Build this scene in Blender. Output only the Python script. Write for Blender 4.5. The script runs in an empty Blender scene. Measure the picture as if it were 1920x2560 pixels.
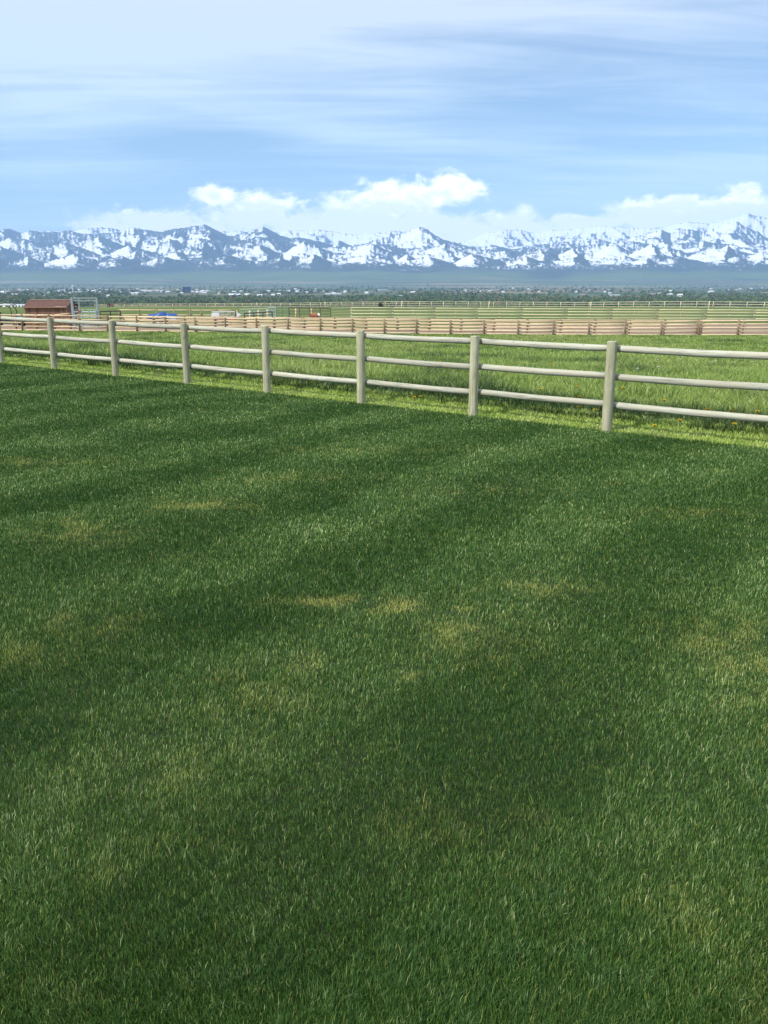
import bpy, math, random
import numpy as np
from mathutils import Vector, Matrix
random.seed(7); rng = np.random.default_rng(11)
R = math.radians
scene = bpy.context.scene
COL = scene.collection

# ------------------------------------------------------------------ camera
F, CX, CY, YH, CAMZ = 2100.0, 960.0, 1280.0, 708.0, 2.1
PITCH = math.atan((CY-YH)/F); SP, CP = math.sin(PITCH), math.cos(PITCH)
cd = bpy.data.cameras.new("camera"); cam = bpy.data.objects.new("camera", cd); COL.objects.link(cam)
cam.location = (0, 0, CAMZ); cam.rotation_euler = (R(90)-PITCH, 0, 0)
cd.sensor_fit = 'VERTICAL'; cd.sensor_height = 36; cd.lens = F/2560*36
cd.clip_start = .05; cd.clip_end = 120000
scene.camera = cam

# ------------------------------------------------------------------ light
SUN_EL, SUN_AZ = 45.0, 58.0        # the sun stands to the left, a little behind the camera; its rays travel 58 deg right of +Y
sl = bpy.data.lights.new("sun", 'SUN'); sun = bpy.data.objects.new("sun", sl); COL.objects.link(sun)
sl.energy = 3.5; sl.angle = R(.53); sl.color = (1.0, .95, .86)
ray = Vector((math.sin(R(SUN_AZ))*math.cos(R(SUN_EL)), math.cos(R(SUN_AZ))*math.cos(R(SUN_EL)), -math.sin(R(SUN_EL))))
sun.rotation_euler = ray.to_track_quat('-Z', 'Y').to_euler(); sun.location = (-30, -60, 40)
vs = scene.view_settings
vs.view_transform = 'Standard'; vs.look = 'None'; vs.gamma = 1; vs.exposure = 0.66; vs.use_curve_mapping = False
scene.cycles.max_bounces = 6; scene.cycles.diffuse_bounces = 3; scene.cycles.glossy_bounces = 2
scene.cycles.transmission_bounces = 3; scene.cycles.volume_bounces = 1; scene.cycles.transparent_max_bounces = 8
scene.cycles.caustics_reflective = False; scene.cycles.caustics_refractive = False
scene.cycles.use_adaptive_sampling = True

# ------------------------------------------------------------------ node helpers
class NT:
    def __init__(s, tree): s.t = tree; s.t.nodes.clear()
    def n(s, kind, **kw):
        nd = s.t.nodes.new(kind)
        for k, v in kw.items():
            if k.startswith('i_'):
                key = k[2:].replace('_', ' ')
                key = int(key) if key.isdigit() else key
                s.set(nd.inputs[key], v)
            else: setattr(nd, k, v)
        return nd
    def set(s, sock, v):
        if hasattr(v, 'is_output') or isinstance(v, bpy.types.NodeSocket): s.t.links.new(v, sock)
        elif isinstance(v, bpy.types.Node): s.t.links.new(v.outputs[0], sock)
        else: sock.default_value = v
    def m(s, op, a, b=None, c=None, clamp=False):
        nd = s.t.nodes.new('ShaderNodeMath'); nd.operation = op; nd.use_clamp = clamp
        s.set(nd.inputs[0], a)
        if b is not None: s.set(nd.inputs[1], b)
        if c is not None: s.set(nd.inputs[2], c)
        return nd.outputs[0]
    def mix(s, f, a, b):
        nd = s.t.nodes.new('ShaderNodeMix'); nd.data_type = 'RGBA'
        s.set(nd.inputs[0], f); s.set(nd.inputs[6], a); s.set(nd.inputs[7], b)
        return nd.outputs[2]
    def noise(s, vec, scale, detail=4, rough=.55, dist=0):
        nd = s.t.nodes.new('ShaderNodeTexNoise')
        if vec is not None: s.t.links.new(vec, nd.inputs['Vector'])
        nd.inputs['Scale'].default_value = scale; nd.inputs['Detail'].default_value = detail
        nd.inputs['Roughness'].default_value = rough; nd.inputs['Distortion'].default_value = dist
        return nd.outputs[0]
    def ramp(s, f, stops, interp='LINEAR'):
        nd = s.t.nodes.new('ShaderNodeValToRGB'); s.set(nd.inputs[0], f)
        cr = nd.color_ramp; cr.interpolation = interp
        while len(cr.elements) < len(stops): cr.elements.new(.5)
        for e, (p, c) in zip(cr.elements, stops):
            e.position = p
            e.color = (c, c, c, 1) if isinstance(c, (int, float)) else (*c[:3], 1)
        return nd.outputs[0]
    def smooth(s, v, a, b):
        nd = s.t.nodes.new('ShaderNodeMapRange'); nd.interpolation_type = 'SMOOTHSTEP'
        s.set(nd.inputs[0], v); nd.inputs[1].default_value = a; nd.inputs[2].default_value = b
        return nd.outputs[0]
    def mapping(s, vec, scale=(1, 1, 1), rot=(0, 0, 0), loc=(0, 0, 0)):
        nd = s.t.nodes.new('ShaderNodeMapping'); s.t.links.new(vec, nd.inputs[0])
        nd.inputs['Scale'].default_value = scale; nd.inputs['Rotation'].default_value = rot; nd.inputs['Location'].default_value = loc
        return nd.outputs[0]
def c4(c): return (*c, 1)

# ------------------------------------------------------------------ pixel calibration helpers (photo size 1920x2560)
def pray(x, y):
    a, b = (x-CX)/F, (CY-y)/F
    dx, dy, dz = a, CP + b*SP, -SP + b*CP
    return dx/dy, dz/dy
def atY(x, y, Y):
    u, e = pray(x, y); return Vector((u*Y, Y, CAMZ+e*Y))
def onZ(x, y, z):
    u, e = pray(x, y); Y = (z-CAMZ)/e; return Vector((u*Y, Y, z))

# ------------------------------------------------------------------ world: Nishita sky and the clouds in it
world = bpy.data.worlds.new("World"); scene.world = world; world.use_nodes = True
w = NT(world.node_tree)
sky = w.n('ShaderNodeTexSky'); sky.sky_type = 'NISHITA'; sky.sun_disc = False
sky.sun_elevation = R(SUN_EL); sky.sun_rotation = R(180+SUN_AZ)
sky.altitude = 1400; sky.air_density = 1.0; sky.dust_density = 0.4; sky.ozone_density = .6
tc = w.n('ShaderNodeTexCoord'); gen = tc.outputs['Generated']
sep = w.n('ShaderNodeSeparateXYZ', i_0=gen)
ys = w.m('MAXIMUM', sep.outputs[1], .02)
dxy = w.m('SQRT', w.m('ADD', w.m('MULTIPLY', sep.outputs[0], sep.outputs[0]), w.m('MULTIPLY', sep.outputs[1], sep.outputs[1])))
EL = w.m('ARCTAN2', sep.outputs[2], dxy)
AZ = w.m('ARCTAN2', sep.outputs[0], sep.outputs[1])
# thin high cloud: streaks on a plane overhead, seen in perspective
hz = w.m('ADD', w.m('MAXIMUM', sep.outputs[2], 0), .10)
px = w.m('DIVIDE', sep.outputs[0], hz); py = w.m('DIVIDE', sep.outputs[1], hz)
pv = w.n('ShaderNodeCombineXYZ', i_0=px, i_1=py).outputs[0]
n1 = w.noise(w.mapping(pv, (.32, 1.0, 1), (0, 0, R(-14)), (3.1, 1.7, 0)), 1.0, 6, .55, .6)
n2 = w.noise(w.mapping(pv, (.16, .42, 1), (0, 0, R(12)), (7.3, 4.2, 0)), 1.0, 3, .5, .3)
n3 = w.noise(w.mapping(pv, (1.2, 5.0, 1), (0, 0, R(-10)), (1.3, 9.2, 0)), 1.0, 5, .6, .8)
n4 = w.noise(w.mapping(pv, (.55, 2.6, 1), (0, 0, R(8)), (11.3, 2.2, 0)), 1.0, 7, .62, 1.2)
veil = w.m('ADD', w.m('MULTIPLY', w.m('SUBTRACT', n1, .5), 1.0), w.m('ADD', w.m('MULTIPLY', w.m('SUBTRACT', n2, .5), 1.0), w.m('ADD', w.m('MULTIPLY', w.m('SUBTRACT', n3, .5), .45), w.m('MULTIPLY', w.m('SUBTRACT', n4, .5), .8))))
hi = w.smooth(EL, R(5), R(23))
veil = w.m('ADD', veil, w.m('ADD', .46, w.m('MULTIPLY', hi, .20)))
veil = w.smooth(veil, .10, .86)
# the big soft bank at the upper left and the bluer gap below it
def gauss(az, el, ra, re, soft=1.0):
    a = w.m('DIVIDE', w.m('SUBTRACT', AZ, az), ra); b = w.m('DIVIDE', w.m('SUBTRACT', EL, el), re)
    return w.m('SQRT', w.m('ADD', w.m('MULTIPLY', a, a), w.m('MULTIPLY', b, b)))
def azel(x, y):
    u, e = pray(x, y); return math.atan(u), math.atan(e/math.sqrt(1+u*u))
def patch(x, y, rx, ry):
    a, e = azel(x, y); k = CP/F
    return w.smooth(gauss(a, e, rx*k, ry*k), 1.0, 0.0)
for (x, y, rx, ry, k) in ((250, 120, 900, 230, .42), (60, 330, 420, 130, .30), (1000, 60, 700, 190, .25), (140, 455, 260, 60, .28),
                          (1780, 420, 420, 55, .34), (1250, 330, 620, 50, .16), (1500, 480, 600, 45, .22), (1750, 230, 500, 100, .10),
                          (520, 350, 360, 60, -.50), (1500, 372, 520, 30, -.28), (300, 520, 420, 50, -.15), (900, 470, 560, 60, -.30), (700, 215, 300, 60, -.12)):
    veil = w.m('ADD', veil, w.m('MULTIPLY', patch(x, y, rx, ry), k))
veil = w.m('MINIMUM', w.m('MAXIMUM', veil, .12), 1.0)
lil = w.ramp(w.smooth(EL, R(2), R(20)), [(0, (5.1, 6.6, 7.9)), (1, (5.6, 6.3, 8.5))])
VEILC = w.mix(w.smooth(EL, R(2), R(20)), (5.4, 7.4, 8.5, 1), (5.9, 6.5, 7.7, 1))
# added brightness in the thin cloud, unseen overhead and behind, to light the lawn
glow = w.m('ADD', 1.0, w.m('ADD', w.m('MULTIPLY', w.smooth(EL, R(27), R(55)), .35), w.m('MULTIPLY', w.smooth(sep.outputs[1], .1, -.8), .4)))
VB = w.n('ShaderNodeVectorMath', operation='SCALE'); w.set(VB.inputs[0], VEILC); w.set(VB.inputs['Scale'], glow)
SB = w.n('ShaderNodeVectorMath', operation='MULTIPLY'); w.set(SB.inputs[0], sky.outputs[0]); SB.inputs[1].default_value = (.84, .96, 1.0)
base = w.mix(w.m('MULTIPLY', veil, .95), SB.outputs[0], VB.outputs[0])
# cumulus over the range
nv = w.mapping(w.n('ShaderNodeCombineXYZ', i_0=AZ, i_1=w.m('MULTIPLY', EL, 1.5)).outputs[0], (1, 1, 1))
cn = w.noise(nv, 30, 9, .62, .35); cn2 = w.noise(w.mapping(nv, loc=(2, 3, 0)), 60, 6, .6)
cum = None
blobs = [(545, 492, 44, 24), (660, 512, 95, 28), (620, 545, 140, 30), (320, 530, 16, 9), (380, 552, 130, 26), (480, 575, 180, 22), (262, 566, 80, 14),
         (560, 590, 120, 18), (745, 560, 110, 34), (900, 525, 90, 46), (985, 510, 110, 50), (1040, 500, 70, 45), (1120, 482, 66, 40), (870, 575, 190, 44),
         (1010, 565, 160, 40), (1120, 560, 110, 34), (1180, 580, 120, 30), (1290, 555, 80, 30), (1350, 570, 60, 22), (1425, 556, 66, 20),
         (1600, 540, 110, 32), (1700, 528, 110, 32), (1830, 524, 110, 40), (1900, 528, 80, 36), (1530, 552, 60, 22), (1700, 560, 210, 22), (740, 584, 120, 16), (940, 588, 150, 18), (1150, 596, 110, 20), (1260, 578, 120, 16), (1420, 574, 100, 14), (380, 572, 200, 12)]
for (x, y, rx, ry) in blobs:
    a, e = azel(x, y); k = CP/F*1.22
    v = w.m('SUBTRACT', 1.0, gauss(a, e, rx*k, ry*k))
    cum = v if cum is None else w.m('SMOOTH_MAX', cum, v, .25)
shape = w.m('ADD', cum, w.m('MULTIPLY', w.m('SUBTRACT', cn, .5), 2.6))
cmask = w.smooth(shape, -.12, .55)
lit = w.m('ADD', w.m('MULTIPLY', shape, -.28), w.m('ADD', w.m('MULTIPLY', cn2, 1.5), w.m('MULTIPLY', w.smooth(EL, R(3.2), R(6.4)), .55)))
CUMC = w.mix(w.smooth(lit, .70, 1.25), (10.8, 11.1, 11.8, 1), (16.5, 16.1, 16.0, 1))  # lit tops and shaded undersides of the cumulus painted into its colour
final = w.mix(w.m('MULTIPLY', cmask, .97), base, CUMC)
bg = w.n('ShaderNodeBackground'); w.set(bg.inputs[0], final); bg.inputs[1].default_value = .088
out = w.n('ShaderNodeOutputWorld'); w.t.links.new(bg.outputs[0], out.inputs[0])

# ------------------------------------------------------------------ mesh helpers
class MB:
    def __init__(s): s.v = []; s.f = []
    def box(s, c, size, rz=0, rx=0, ry=0):
        M = Matrix.Translation(Vector(c)) @ Matrix.Rotation(rz, 4, 'Z') @ Matrix.Rotation(ry, 4, 'Y') @ Matrix.Rotation(rx, 4, 'X')
        b = len(s.v); x, y, z = [k/2 for k in size]
        for p in ((-x,-y,-z),(x,-y,-z),(x,y,-z),(-x,y,-z),(-x,-y,z),(x,-y,z),(x,y,z),(-x,y,z)): s.v.append(tuple(M @ Vector(p)))
        for q in ((3,2,1,0),(4,5,6,7),(0,1,5,4),(1,2,6,5),(2,3,7,6),(3,0,4,7)): s.f.append(tuple(b+i for i in q))
        return s
    def tube(s, pts, rad, n=8, caps=True, jitter=0, flat=1.0):
        pts = [Vector(p) for p in pts]
        rad = [rad]*len(pts) if isinstance(rad, (int, float)) else rad
        b0 = len(s.v)
        for i, p in enumerate(pts):
            d = (pts[min(i+1, len(pts)-1)]-pts[max(i-1, 0)]).normalized()
            up = Vector((0, 0, 1)) if abs(d.z) < .9 else Vector((0, 1, 0))
            a = d.cross(up).normalized(); c = d.cross(a).normalized()
            for k in range(n):
                t = 2*math.pi*k/n; r = rad[i]*(1+random.uniform(-jitter, jitter))
                s.v.append(tuple(p + a*math.cos(t)*r + c*math.sin(t)*r*flat))
        for i in range(len(pts)-1):
            for k in range(n):
                q = b0+i*n; k2 = (k+1) % n
                s.f.append((q+k, q+k2, q+n+k2, q+n+k))
        if caps:
            s.f.append(tuple(b0+k for k in range(n))[::-1]); s.f.append(tuple(b0+(len(pts)-1)*n+k for k in range(n)))
        return s
    def poly(s, pts):
        b = len(s.v); s.v += [tuple(p) for p in pts]; s.f.append(tuple(range(b, b+len(pts)))); return s
    def prism(s, outline, axis_vec):
        b = len(s.v); n = len(outline); a = Vector(axis_vec)
        s.v += [tuple(Vector(p)) for p in outline] + [tuple(Vector(p)+a) for p in outline]
        s.f.append(tuple(range(b, b+n))[::-1]); s.f.append(tuple(range(b+n, b+2*n)))
        for i in range(n):
            j = (i+1) % n; s.f.append((b+i, b+j, b+n+j, b+n+i))
        return s
    def build(s, name, mat, parent=None, smooth=False):
        me = bpy.data.meshes.new(name); me.from_pydata(s.v, [], s.f); me.update()
        import bmesh
        bm = bmesh.new(); bm.from_mesh(me); bmesh.ops.recalc_face_normals(bm, faces=bm.faces); bm.to_mesh(me); bm.free()
        if smooth: me.polygons.foreach_set('use_smooth', [True]*len(me.polygons))
        me.materials.append(mat)
        o = bpy.data.objects.new(name, me); COL.objects.link(o)
        if parent: o.parent = parent
        return o
def tag(o, label=None, cat=None, group=None, kind=None):
    if label: o['label'] = label
    if cat: o['category'] = cat
    if group: o['group'] = group
    if kind: o['kind'] = kind
    return o
def thing(name, loc, label, cat, group=None, rz=0):
    o = bpy.data.objects.new(name, None); COL.objects.link(o); o.location = loc; o.rotation_euler = (0, 0, rz)
    o.empty_display_size = .2
    return tag(o, label, cat, group)
def kids(o): return [c for c in bpy.data.objects if c.parent == o]
def copy_tree(o, parent=None, tree=None):
    c = o.copy(); COL.objects.link(c); c.parent = parent
    for ch in (tree or KT)[o.name] if o.name in (tree or KT) else []: copy_tree(ch, c)
    return c
KT = {}
def zone(x, tab):
    return next(t_ for lim, t_ in tab if x < lim)
def reg(o):                       # remember a thing's children so that copies are quick
    KT[o.name] = kids(o)
    for c in KT[o.name]: reg(c)
    return o
def npmesh(name, verts, faces_flat, loop_starts, loop_totals, mat, attrs=None, smooth=False, kind=None):
    me = bpy.data.meshes.new(name)
    me.vertices.add(len(verts)); me.vertices.foreach_set('co', verts.astype(np.float32).ravel())
    me.loops.add(len(faces_flat)); me.loops.foreach_set('vertex_index', faces_flat.astype(np.int32))
    me.polygons.add(len(loop_starts)); me.polygons.foreach_set('loop_start', loop_starts.astype(np.int32))
    if smooth: me.polygons.foreach_set('use_smooth', np.ones(len(loop_starts), dtype=bool))
    for k, a in (attrs or {}).items():
        at = me.attributes.new(k, 'FLOAT', 'POINT'); at.data.foreach_set('value', a.astype(np.float32))
    me.update(calc_edges=True); me.validate()
    me.materials.append(mat)
    o = bpy.data.objects.new(name, me); COL.objects.link(o)
    if kind: o['kind'] = kind
    return o
def gridmesh(name, P, mat, attrs=None, smooth=True, kind=None):
    nr, nc = P.shape[:2]; idx = np.arange(nr*nc).reshape(nr, nc)
    q = np.stack([idx[:-1, :-1], idx[:-1, 1:], idx[1:, 1:], idx[1:, :-1]], -1).reshape(-1, 4)
    n = len(q)
    return npmesh(name, P.reshape(-1, 3), q.ravel(), np.arange(n)*4, np.full(n, 4), mat, {k: a.ravel() for k, a in (attrs or {}).items()}, smooth, kind)

# ------------------------------------------------------------------ numpy noise
_p = rng.permutation(4096)
def _h(ix, iy): return _p[(_p[ix & 4095] + iy) & 4095]
_ga = rng.uniform(0, 2*np.pi, 4096); _gx, _gy = np.cos(_ga), np.sin(_ga)
def perlin(x, y):
    xi = np.floor(x).astype(np.int64); yi = np.floor(y).astype(np.int64); xf = x-xi; yf = y-yi
    u = xf*xf*xf*(xf*(xf*6-15)+10); v = yf*yf*yf*(yf*(yf*6-15)+10)
    def g(a, b, fx, fy):
        h = _h(xi+a, yi+b); return _gx[h]*fx + _gy[h]*fy
    n00 = g(0, 0, xf, yf); n10 = g(1, 0, xf-1, yf); n01 = g(0, 1, xf, yf-1); n11 = g(1, 1, xf-1, yf-1)
    return ((n00*(1-u)+n10*u)*(1-v) + (n01*(1-u)+n11*u)*v)*1.5
def fbm(x, y, o=4, g=.5):
    s = 0; a = 1; t = 0
    for i in range(o): s = s + a*perlin(x*2**i+17.3*i, y*2**i-9.1*i); t += a; a *= g
    return s/t
def ridged(x, y, o=5, g=.5):
    s = 0; a = 1; t = 0; w_ = 1
    for i in range(o):
        n = (1-np.abs(perlin(x*2**i+31.7*i, y*2**i+5.3*i)))**2
        s = s + a*n*w_; w_ = np.clip(n*1.6, 0, 1); t += a; a *= g
    return s/t
def sstep(x, a, b):
    t = np.clip((x-a)/(b-a), 0, 1); return t*t*(3-2*t)

# ------------------------------------------------------------------ fence line of the lawn
NEAR = [(5, 911, 783), (137, 926, 790), (290, 942, 797), (469, 960, 806), (668, 982, 818), (903, 1011, 828), (1182, 1046, 840), (1516, 1080, 849)]
pts = [onZ(x, y, 0) for x, y, _ in NEAR]
A = np.array([[p.x, 1] for p in pts]); bb = np.array([p.y for p in pts])
ks, kc = np.linalg.lstsq(A, bb, rcond=None)[0]
FD = Vector((1, ks, 0)).normalized()               # along the fence, to the right
FN = Vector((-FD.y, FD.x, 0)); FN = FN if FN.y > 0 else -FN   # away from the camera
FO = Vector((0, kc, 0))
def st(X, Y): return (X-FO.x)*FD.x+(Y-FO.y)*FD.y, (X-FO.x)*FN.x+(Y-FO.y)*FN.y
def xy(s, t): return FO + FD*s + FN*t
print("fence line", ks, kc, "normal", FN[:], [round(st(p.x, p.y)[0], 2) for p in pts], [round(st(p.x, p.y)[1], 2) for p in pts])
STRIP = .82
ZY = np.array([-200, 8, 14, 25, 40, 62, 75, 97, 125, 155, 190, 235, 300, 420, 700, 1000, 8000, 9500, 11000, 12500, 60000.])
ZZ = np.array([0, 0, -.06, -.48, -1.1, -1.74, -1.84, -1.98, -2.1, -2.3, -2.95, -4.35, -8.5, -20, -42, -45, -45, -28, 40, 110, 110.])
def zprof(Y):
    # monotone smooth interpolation
    lo = np.interp(Y-2, ZY, ZZ); hi = np.interp(Y+2, ZY, ZZ); return (lo+hi+np.interp(Y, ZY, ZZ))/3
def gz(X, Y):
    s, t = st(X, Y)
    return zprof(Y)*sstep(t, .6, 14) + 0.0
def gzs(X, Y): return float(gz(np.array([X]), np.array([Y]))[0])

# ------------------------------------------------------------------ materials
def mat(name):
    m = bpy.data.materials.new(name); m.use_nodes = True; return m, NT(m.node_tree)
def finish(t, bsdf):
    o = t.n('ShaderNodeOutputMaterial'); t.t.links.new(bsdf.outputs[0], o.inputs[0])
def simple(name, col, rough=.6, metal=0, vary=.12, scale=6, col2=None, bump=0):
    m, t = mat(name); tc = t.n('ShaderNodeTexCoord')
    n = t.noise(tc.outputs['Object'], scale, 5, .6)
    c2 = col2 or tuple(max(0, c*(1-vary*2.2)) for c in col)
    b = t.n('ShaderNodeBsdfPrincipled'); t.set(b.inputs['Base Color'], t.mix(t.smooth(n, .35, .68), c4(c2), c4(col)))
    b.inputs['Roughness'].default_value = rough; b.inputs['Metallic'].default_value = metal
    if bump:
        bp = t.n('ShaderNodeBump'); bp.inputs['Strength'].default_value = bump; t.set(bp.inputs['Height'], n); t.set(b.inputs['Normal'], bp.outputs[0])
    finish(t, b); return m
def wood(name, cols, along='Z', grain=14, rough=.8, knots=True, bump=.8, world=False):
    """weathered pole timber: grain stretched along the pole, checks and knots"""
    m, t = mat(name); tc = t.n('ShaderNodeTexCoord'); oi = t.n('ShaderNodeObjectInfo')
    v = tc.outputs['Object']
    off = t.n('ShaderNodeVectorMath', operation='ADD'); t.set(off.inputs[0], v)
    cb = t.n('ShaderNodeCombineXYZ'); [t.set(cb.inputs[i], t.m('MULTIPLY', oi.outputs['Random'], 37.0+i*11)) for i in range(3)]
    t.set(off.inputs[1], cb.outputs[0]); v = off.outputs[0]
    sc = {'Z': (grain, grain, .9), 'X': (.9, grain, grain)}[along]
    g = t.noise(t.mapping(v, sc), 2.2, 7, .65, .4); bl = t.noise(v, 1.7, 4, .6); sp = t.noise(v, 11, 4, .6)
    col = t.ramp(g, [(.33, cols[0]), (.47, cols[1]), (.66, cols[2])])
    col = t.mix(t.m('MULTIPLY', t.smooth(bl, .42, .62), .8), col, c4(cols[3]))
    col = t.mix(t.m('MULTIPLY', t.smooth(sp, .62, .75), .55), col, c4(cols[0]))
    if knots:
        vo = t.n('ShaderNodeTexVoronoi'); t.set(vo.inputs['Vector'], t.mapping(v, (3.2, 3.2, 3.2))); vo.inputs['Scale'].default_value = 1.1
        col = t.mix(t.m('MULTIPLY', t.smooth(vo.outputs['Distance'], .10, .03), .6), col, c4(tuple(c*.45 for c in cols[0])))
    tone = t.m('ADD', .88, t.m('MULTIPLY', oi.outputs['Random'], .24))
    hs = t.n('ShaderNodeHueSaturation'); t.set(hs.inputs['Color'], col); t.set(hs.inputs['Value'], tone)
    b = t.n('ShaderNodeBsdfPrincipled'); t.set(b.inputs['Base Color'], hs.outputs[0]); b.inputs['Roughness'].default_value = rough
    b.inputs['Specular IOR Level'].default_value = .25
    bp = t.n('ShaderNodeBump'); bp.inputs['Strength'].default_value = bump; bp.inputs['Distance'].default_value = .01
    t.set(bp.inputs['Height'], g); t.set(b.inputs['Normal'], bp.outputs[0])
    finish(t, b); return m
M_POST = wood('treated_post_wood', [(.19, .175, .10), (.36, .345, .215), (.48, .46, .32), (.32, .315, .195)], 'Z')
M_RAIL = wood('weathered_rail_wood', [(.20, .19, .145), (.37, .37, .285), (.48, .48, .38), (.40, .375, .28)], 'X')
M_CRAIL = wood('peeled_corral_rail_wood', [(.38, .265, .15), (.60, .455, .29), (.70, .555, .38), (.58, .46, .28)], 'X', knots=False)
M_CPOST = wood('brown_corral_post_wood', [(.13, .085, .05), (.24, .16, .10), (.31, .22, .14), (.25, .19, .12)], 'Z', knots=False)
M_FRAIL = wood('far_rail_wood', [(.40, .36, .22), (.56, .51, .33), (.64, .58, .39), (.54, .50, .31)], 'X', knots=False)

def blade_mat(name, stops, dryc, darkc, gloss=.35, trans=.28):
    m, t = mat(name)
    at = t.n('ShaderNodeAttribute', attribute_name='tint'); ad = t.n('ShaderNodeAttribute', attribute_name='dry'); ak = t.n('ShaderNodeAttribute', attribute_name='dark')
    col = t.ramp(at.outputs['Fac'], stops)
    col = t.mix(ak.outputs['Fac'], col, c4(darkc)); col = t.mix(ad.outputs['Fac'], col, c4(dryc))
    b = t.n('ShaderNodeBsdfPrincipled'); t.set(b.inputs['Base Color'], col); b.inputs['Roughness'].default_value = .42
    b.inputs['Specular IOR Level'].default_value = gloss
    tr = t.n('ShaderNodeBsdfTranslucent'); t.set(tr.inputs[0], col)
    mx = t.n('ShaderNodeMixShader', i_0=trans); t.t.links.new(b.outputs[0], mx.inputs[1]); t.t.links.new(tr.outputs[0], mx.inputs[2])
    finish(t, mx); return m
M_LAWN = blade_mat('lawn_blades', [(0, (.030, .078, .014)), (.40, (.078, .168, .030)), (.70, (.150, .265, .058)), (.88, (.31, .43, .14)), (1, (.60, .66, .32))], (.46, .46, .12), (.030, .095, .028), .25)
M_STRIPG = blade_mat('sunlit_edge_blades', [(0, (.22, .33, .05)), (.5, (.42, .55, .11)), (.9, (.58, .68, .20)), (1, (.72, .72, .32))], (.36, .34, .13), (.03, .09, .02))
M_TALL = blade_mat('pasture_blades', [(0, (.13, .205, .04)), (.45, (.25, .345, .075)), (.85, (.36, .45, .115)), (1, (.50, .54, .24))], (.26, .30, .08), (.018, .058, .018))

m, t = mat('lawn_soil'); tc = t.n('ShaderNodeTexCoord'); n = t.noise(tc.outputs['Object'], 9, 6, .65); n_ = t.noise(tc.outputs['Object'], 60, 4, .7)
b = t.n('ShaderNodeBsdfPrincipled'); t.set(b.inputs['Base Color'], t.mix(n_, t.mix(n, c4((.010, .024, .006)), c4((.018, .036, .009))), c4((.022, .022, .009)))); b.inputs['Roughness'].default_value = .95
finish(t, b); M_SOIL = m

m, t = mat('pasture_ground'); geo = t.n('ShaderNodeNewGeometry'); pos = geo.outputs['Position']
sp = t.n('ShaderNodeSeparateXYZ', i_0=pos)
fine = t.noise(t.mapping(pos, (1, .35, 1)), 1.3, 7, .7); blot = t.noise(t.mapping(pos, (.05, .035, .05)), 1.0, 4, .6)
g1 = t.mix(t.smooth(fine, .3, .7), c4((.085, .145, .032)), c4((.15, .215, .052)))
g1 = t.mix(t.m('MULTIPLY', t.smooth(blot, .42, .7), .55), g1, c4((.17, .22, .05)))
# valley floor: strips of field, pasture and bare soil, seen very flat
Y_ = sp.outputs[1]
fld = t.n('ShaderNodeTexVoronoi'); t.set(fld.inputs['Vector'], t.mapping(pos, (.0011, .0026, .001))); fld.inputs['Scale'].default_value = 1.0
fr = t.n('ShaderNodeSeparateColor', i_0=fld.outputs['Color'])
fc = t.ramp(fr.outputs[0], [(0, (.06, .09, .05)), (.30, (.08, .12, .06)), (.50, (.15, .13, .08)), (.66, (.08, .11, .06)), (.84, (.24, .19, .12)), (1, (.30, .26, .16))], 'CONSTANT')
wn = t.noise(t.mapping(pos, (.004, .0022, .004)), 1.0, 7, .68)
fc = t.mix(t.m('MULTIPLY', t.smooth(wn, .50, .62), .85), fc, c4((.028, .055, .025)))
hillc = t.mix(t.smooth(t.noise(t.mapping(pos, (.0006, .0018, .001)), 1.0, 6, .6), .4, .62), c4((.085, .125, .07)), c4((.065, .085, .06)))
hillc = t.mix(t.m('MULTIPLY', t.smooth(t.noise(t.mapping(pos, (.0003, .0028, .001), loc=(4, 2, 0)), 1.0, 3, .5), .54, .62), .8), hillc, c4((.30, .25, .16)))
fc = t.mix(t.smooth(Y_, 7200, 9500), fc, hillc)
g1 = t.mix(t.m('MULTIPLY', t.smooth(Y_, 64, 80), .75), g1, t.mix(t.smooth(blot, .38, .62), c4((.075, .115, .035)), c4((.15, .16, .055))))
g = t.mix(t.smooth(Y_, 350, 900), g1, fc)
b = t.n('ShaderNodeBsdfPrincipled'); t.set(b.inputs['Base Color'], g); b.inputs['Roughness'].default_value = .95; b.inputs['Specular IOR Level'].default_value = .1
bp = t.n('ShaderNodeBump'); bp.inputs['Strength'].default_value = .9; bp.inputs['Distance'].default_value = .25; t.set(bp.inputs['Height'], fine); t.set(b.inputs['Normal'], bp.outputs[0])
finish(t, b); M_PAST = m

m, t = mat('corral_dirt'); tc = t.n('ShaderNodeTexCoord'); n = t.noise(tc.outputs['Object'], .6, 6, .6); n_ = t.noise(tc.outputs['Object'], 5, 6, .7)
b = t.n('ShaderNodeBsdfPrincipled'); t.set(b.inputs['Base Color'], t.mix(n_, t.mix(n, c4((.25, .172, .112)), c4((.33, .235, .16))), c4((.19, .13, .085)))); b.inputs['Roughness'].default_value = .95
finish(t, b); M_DIRT = m

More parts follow.
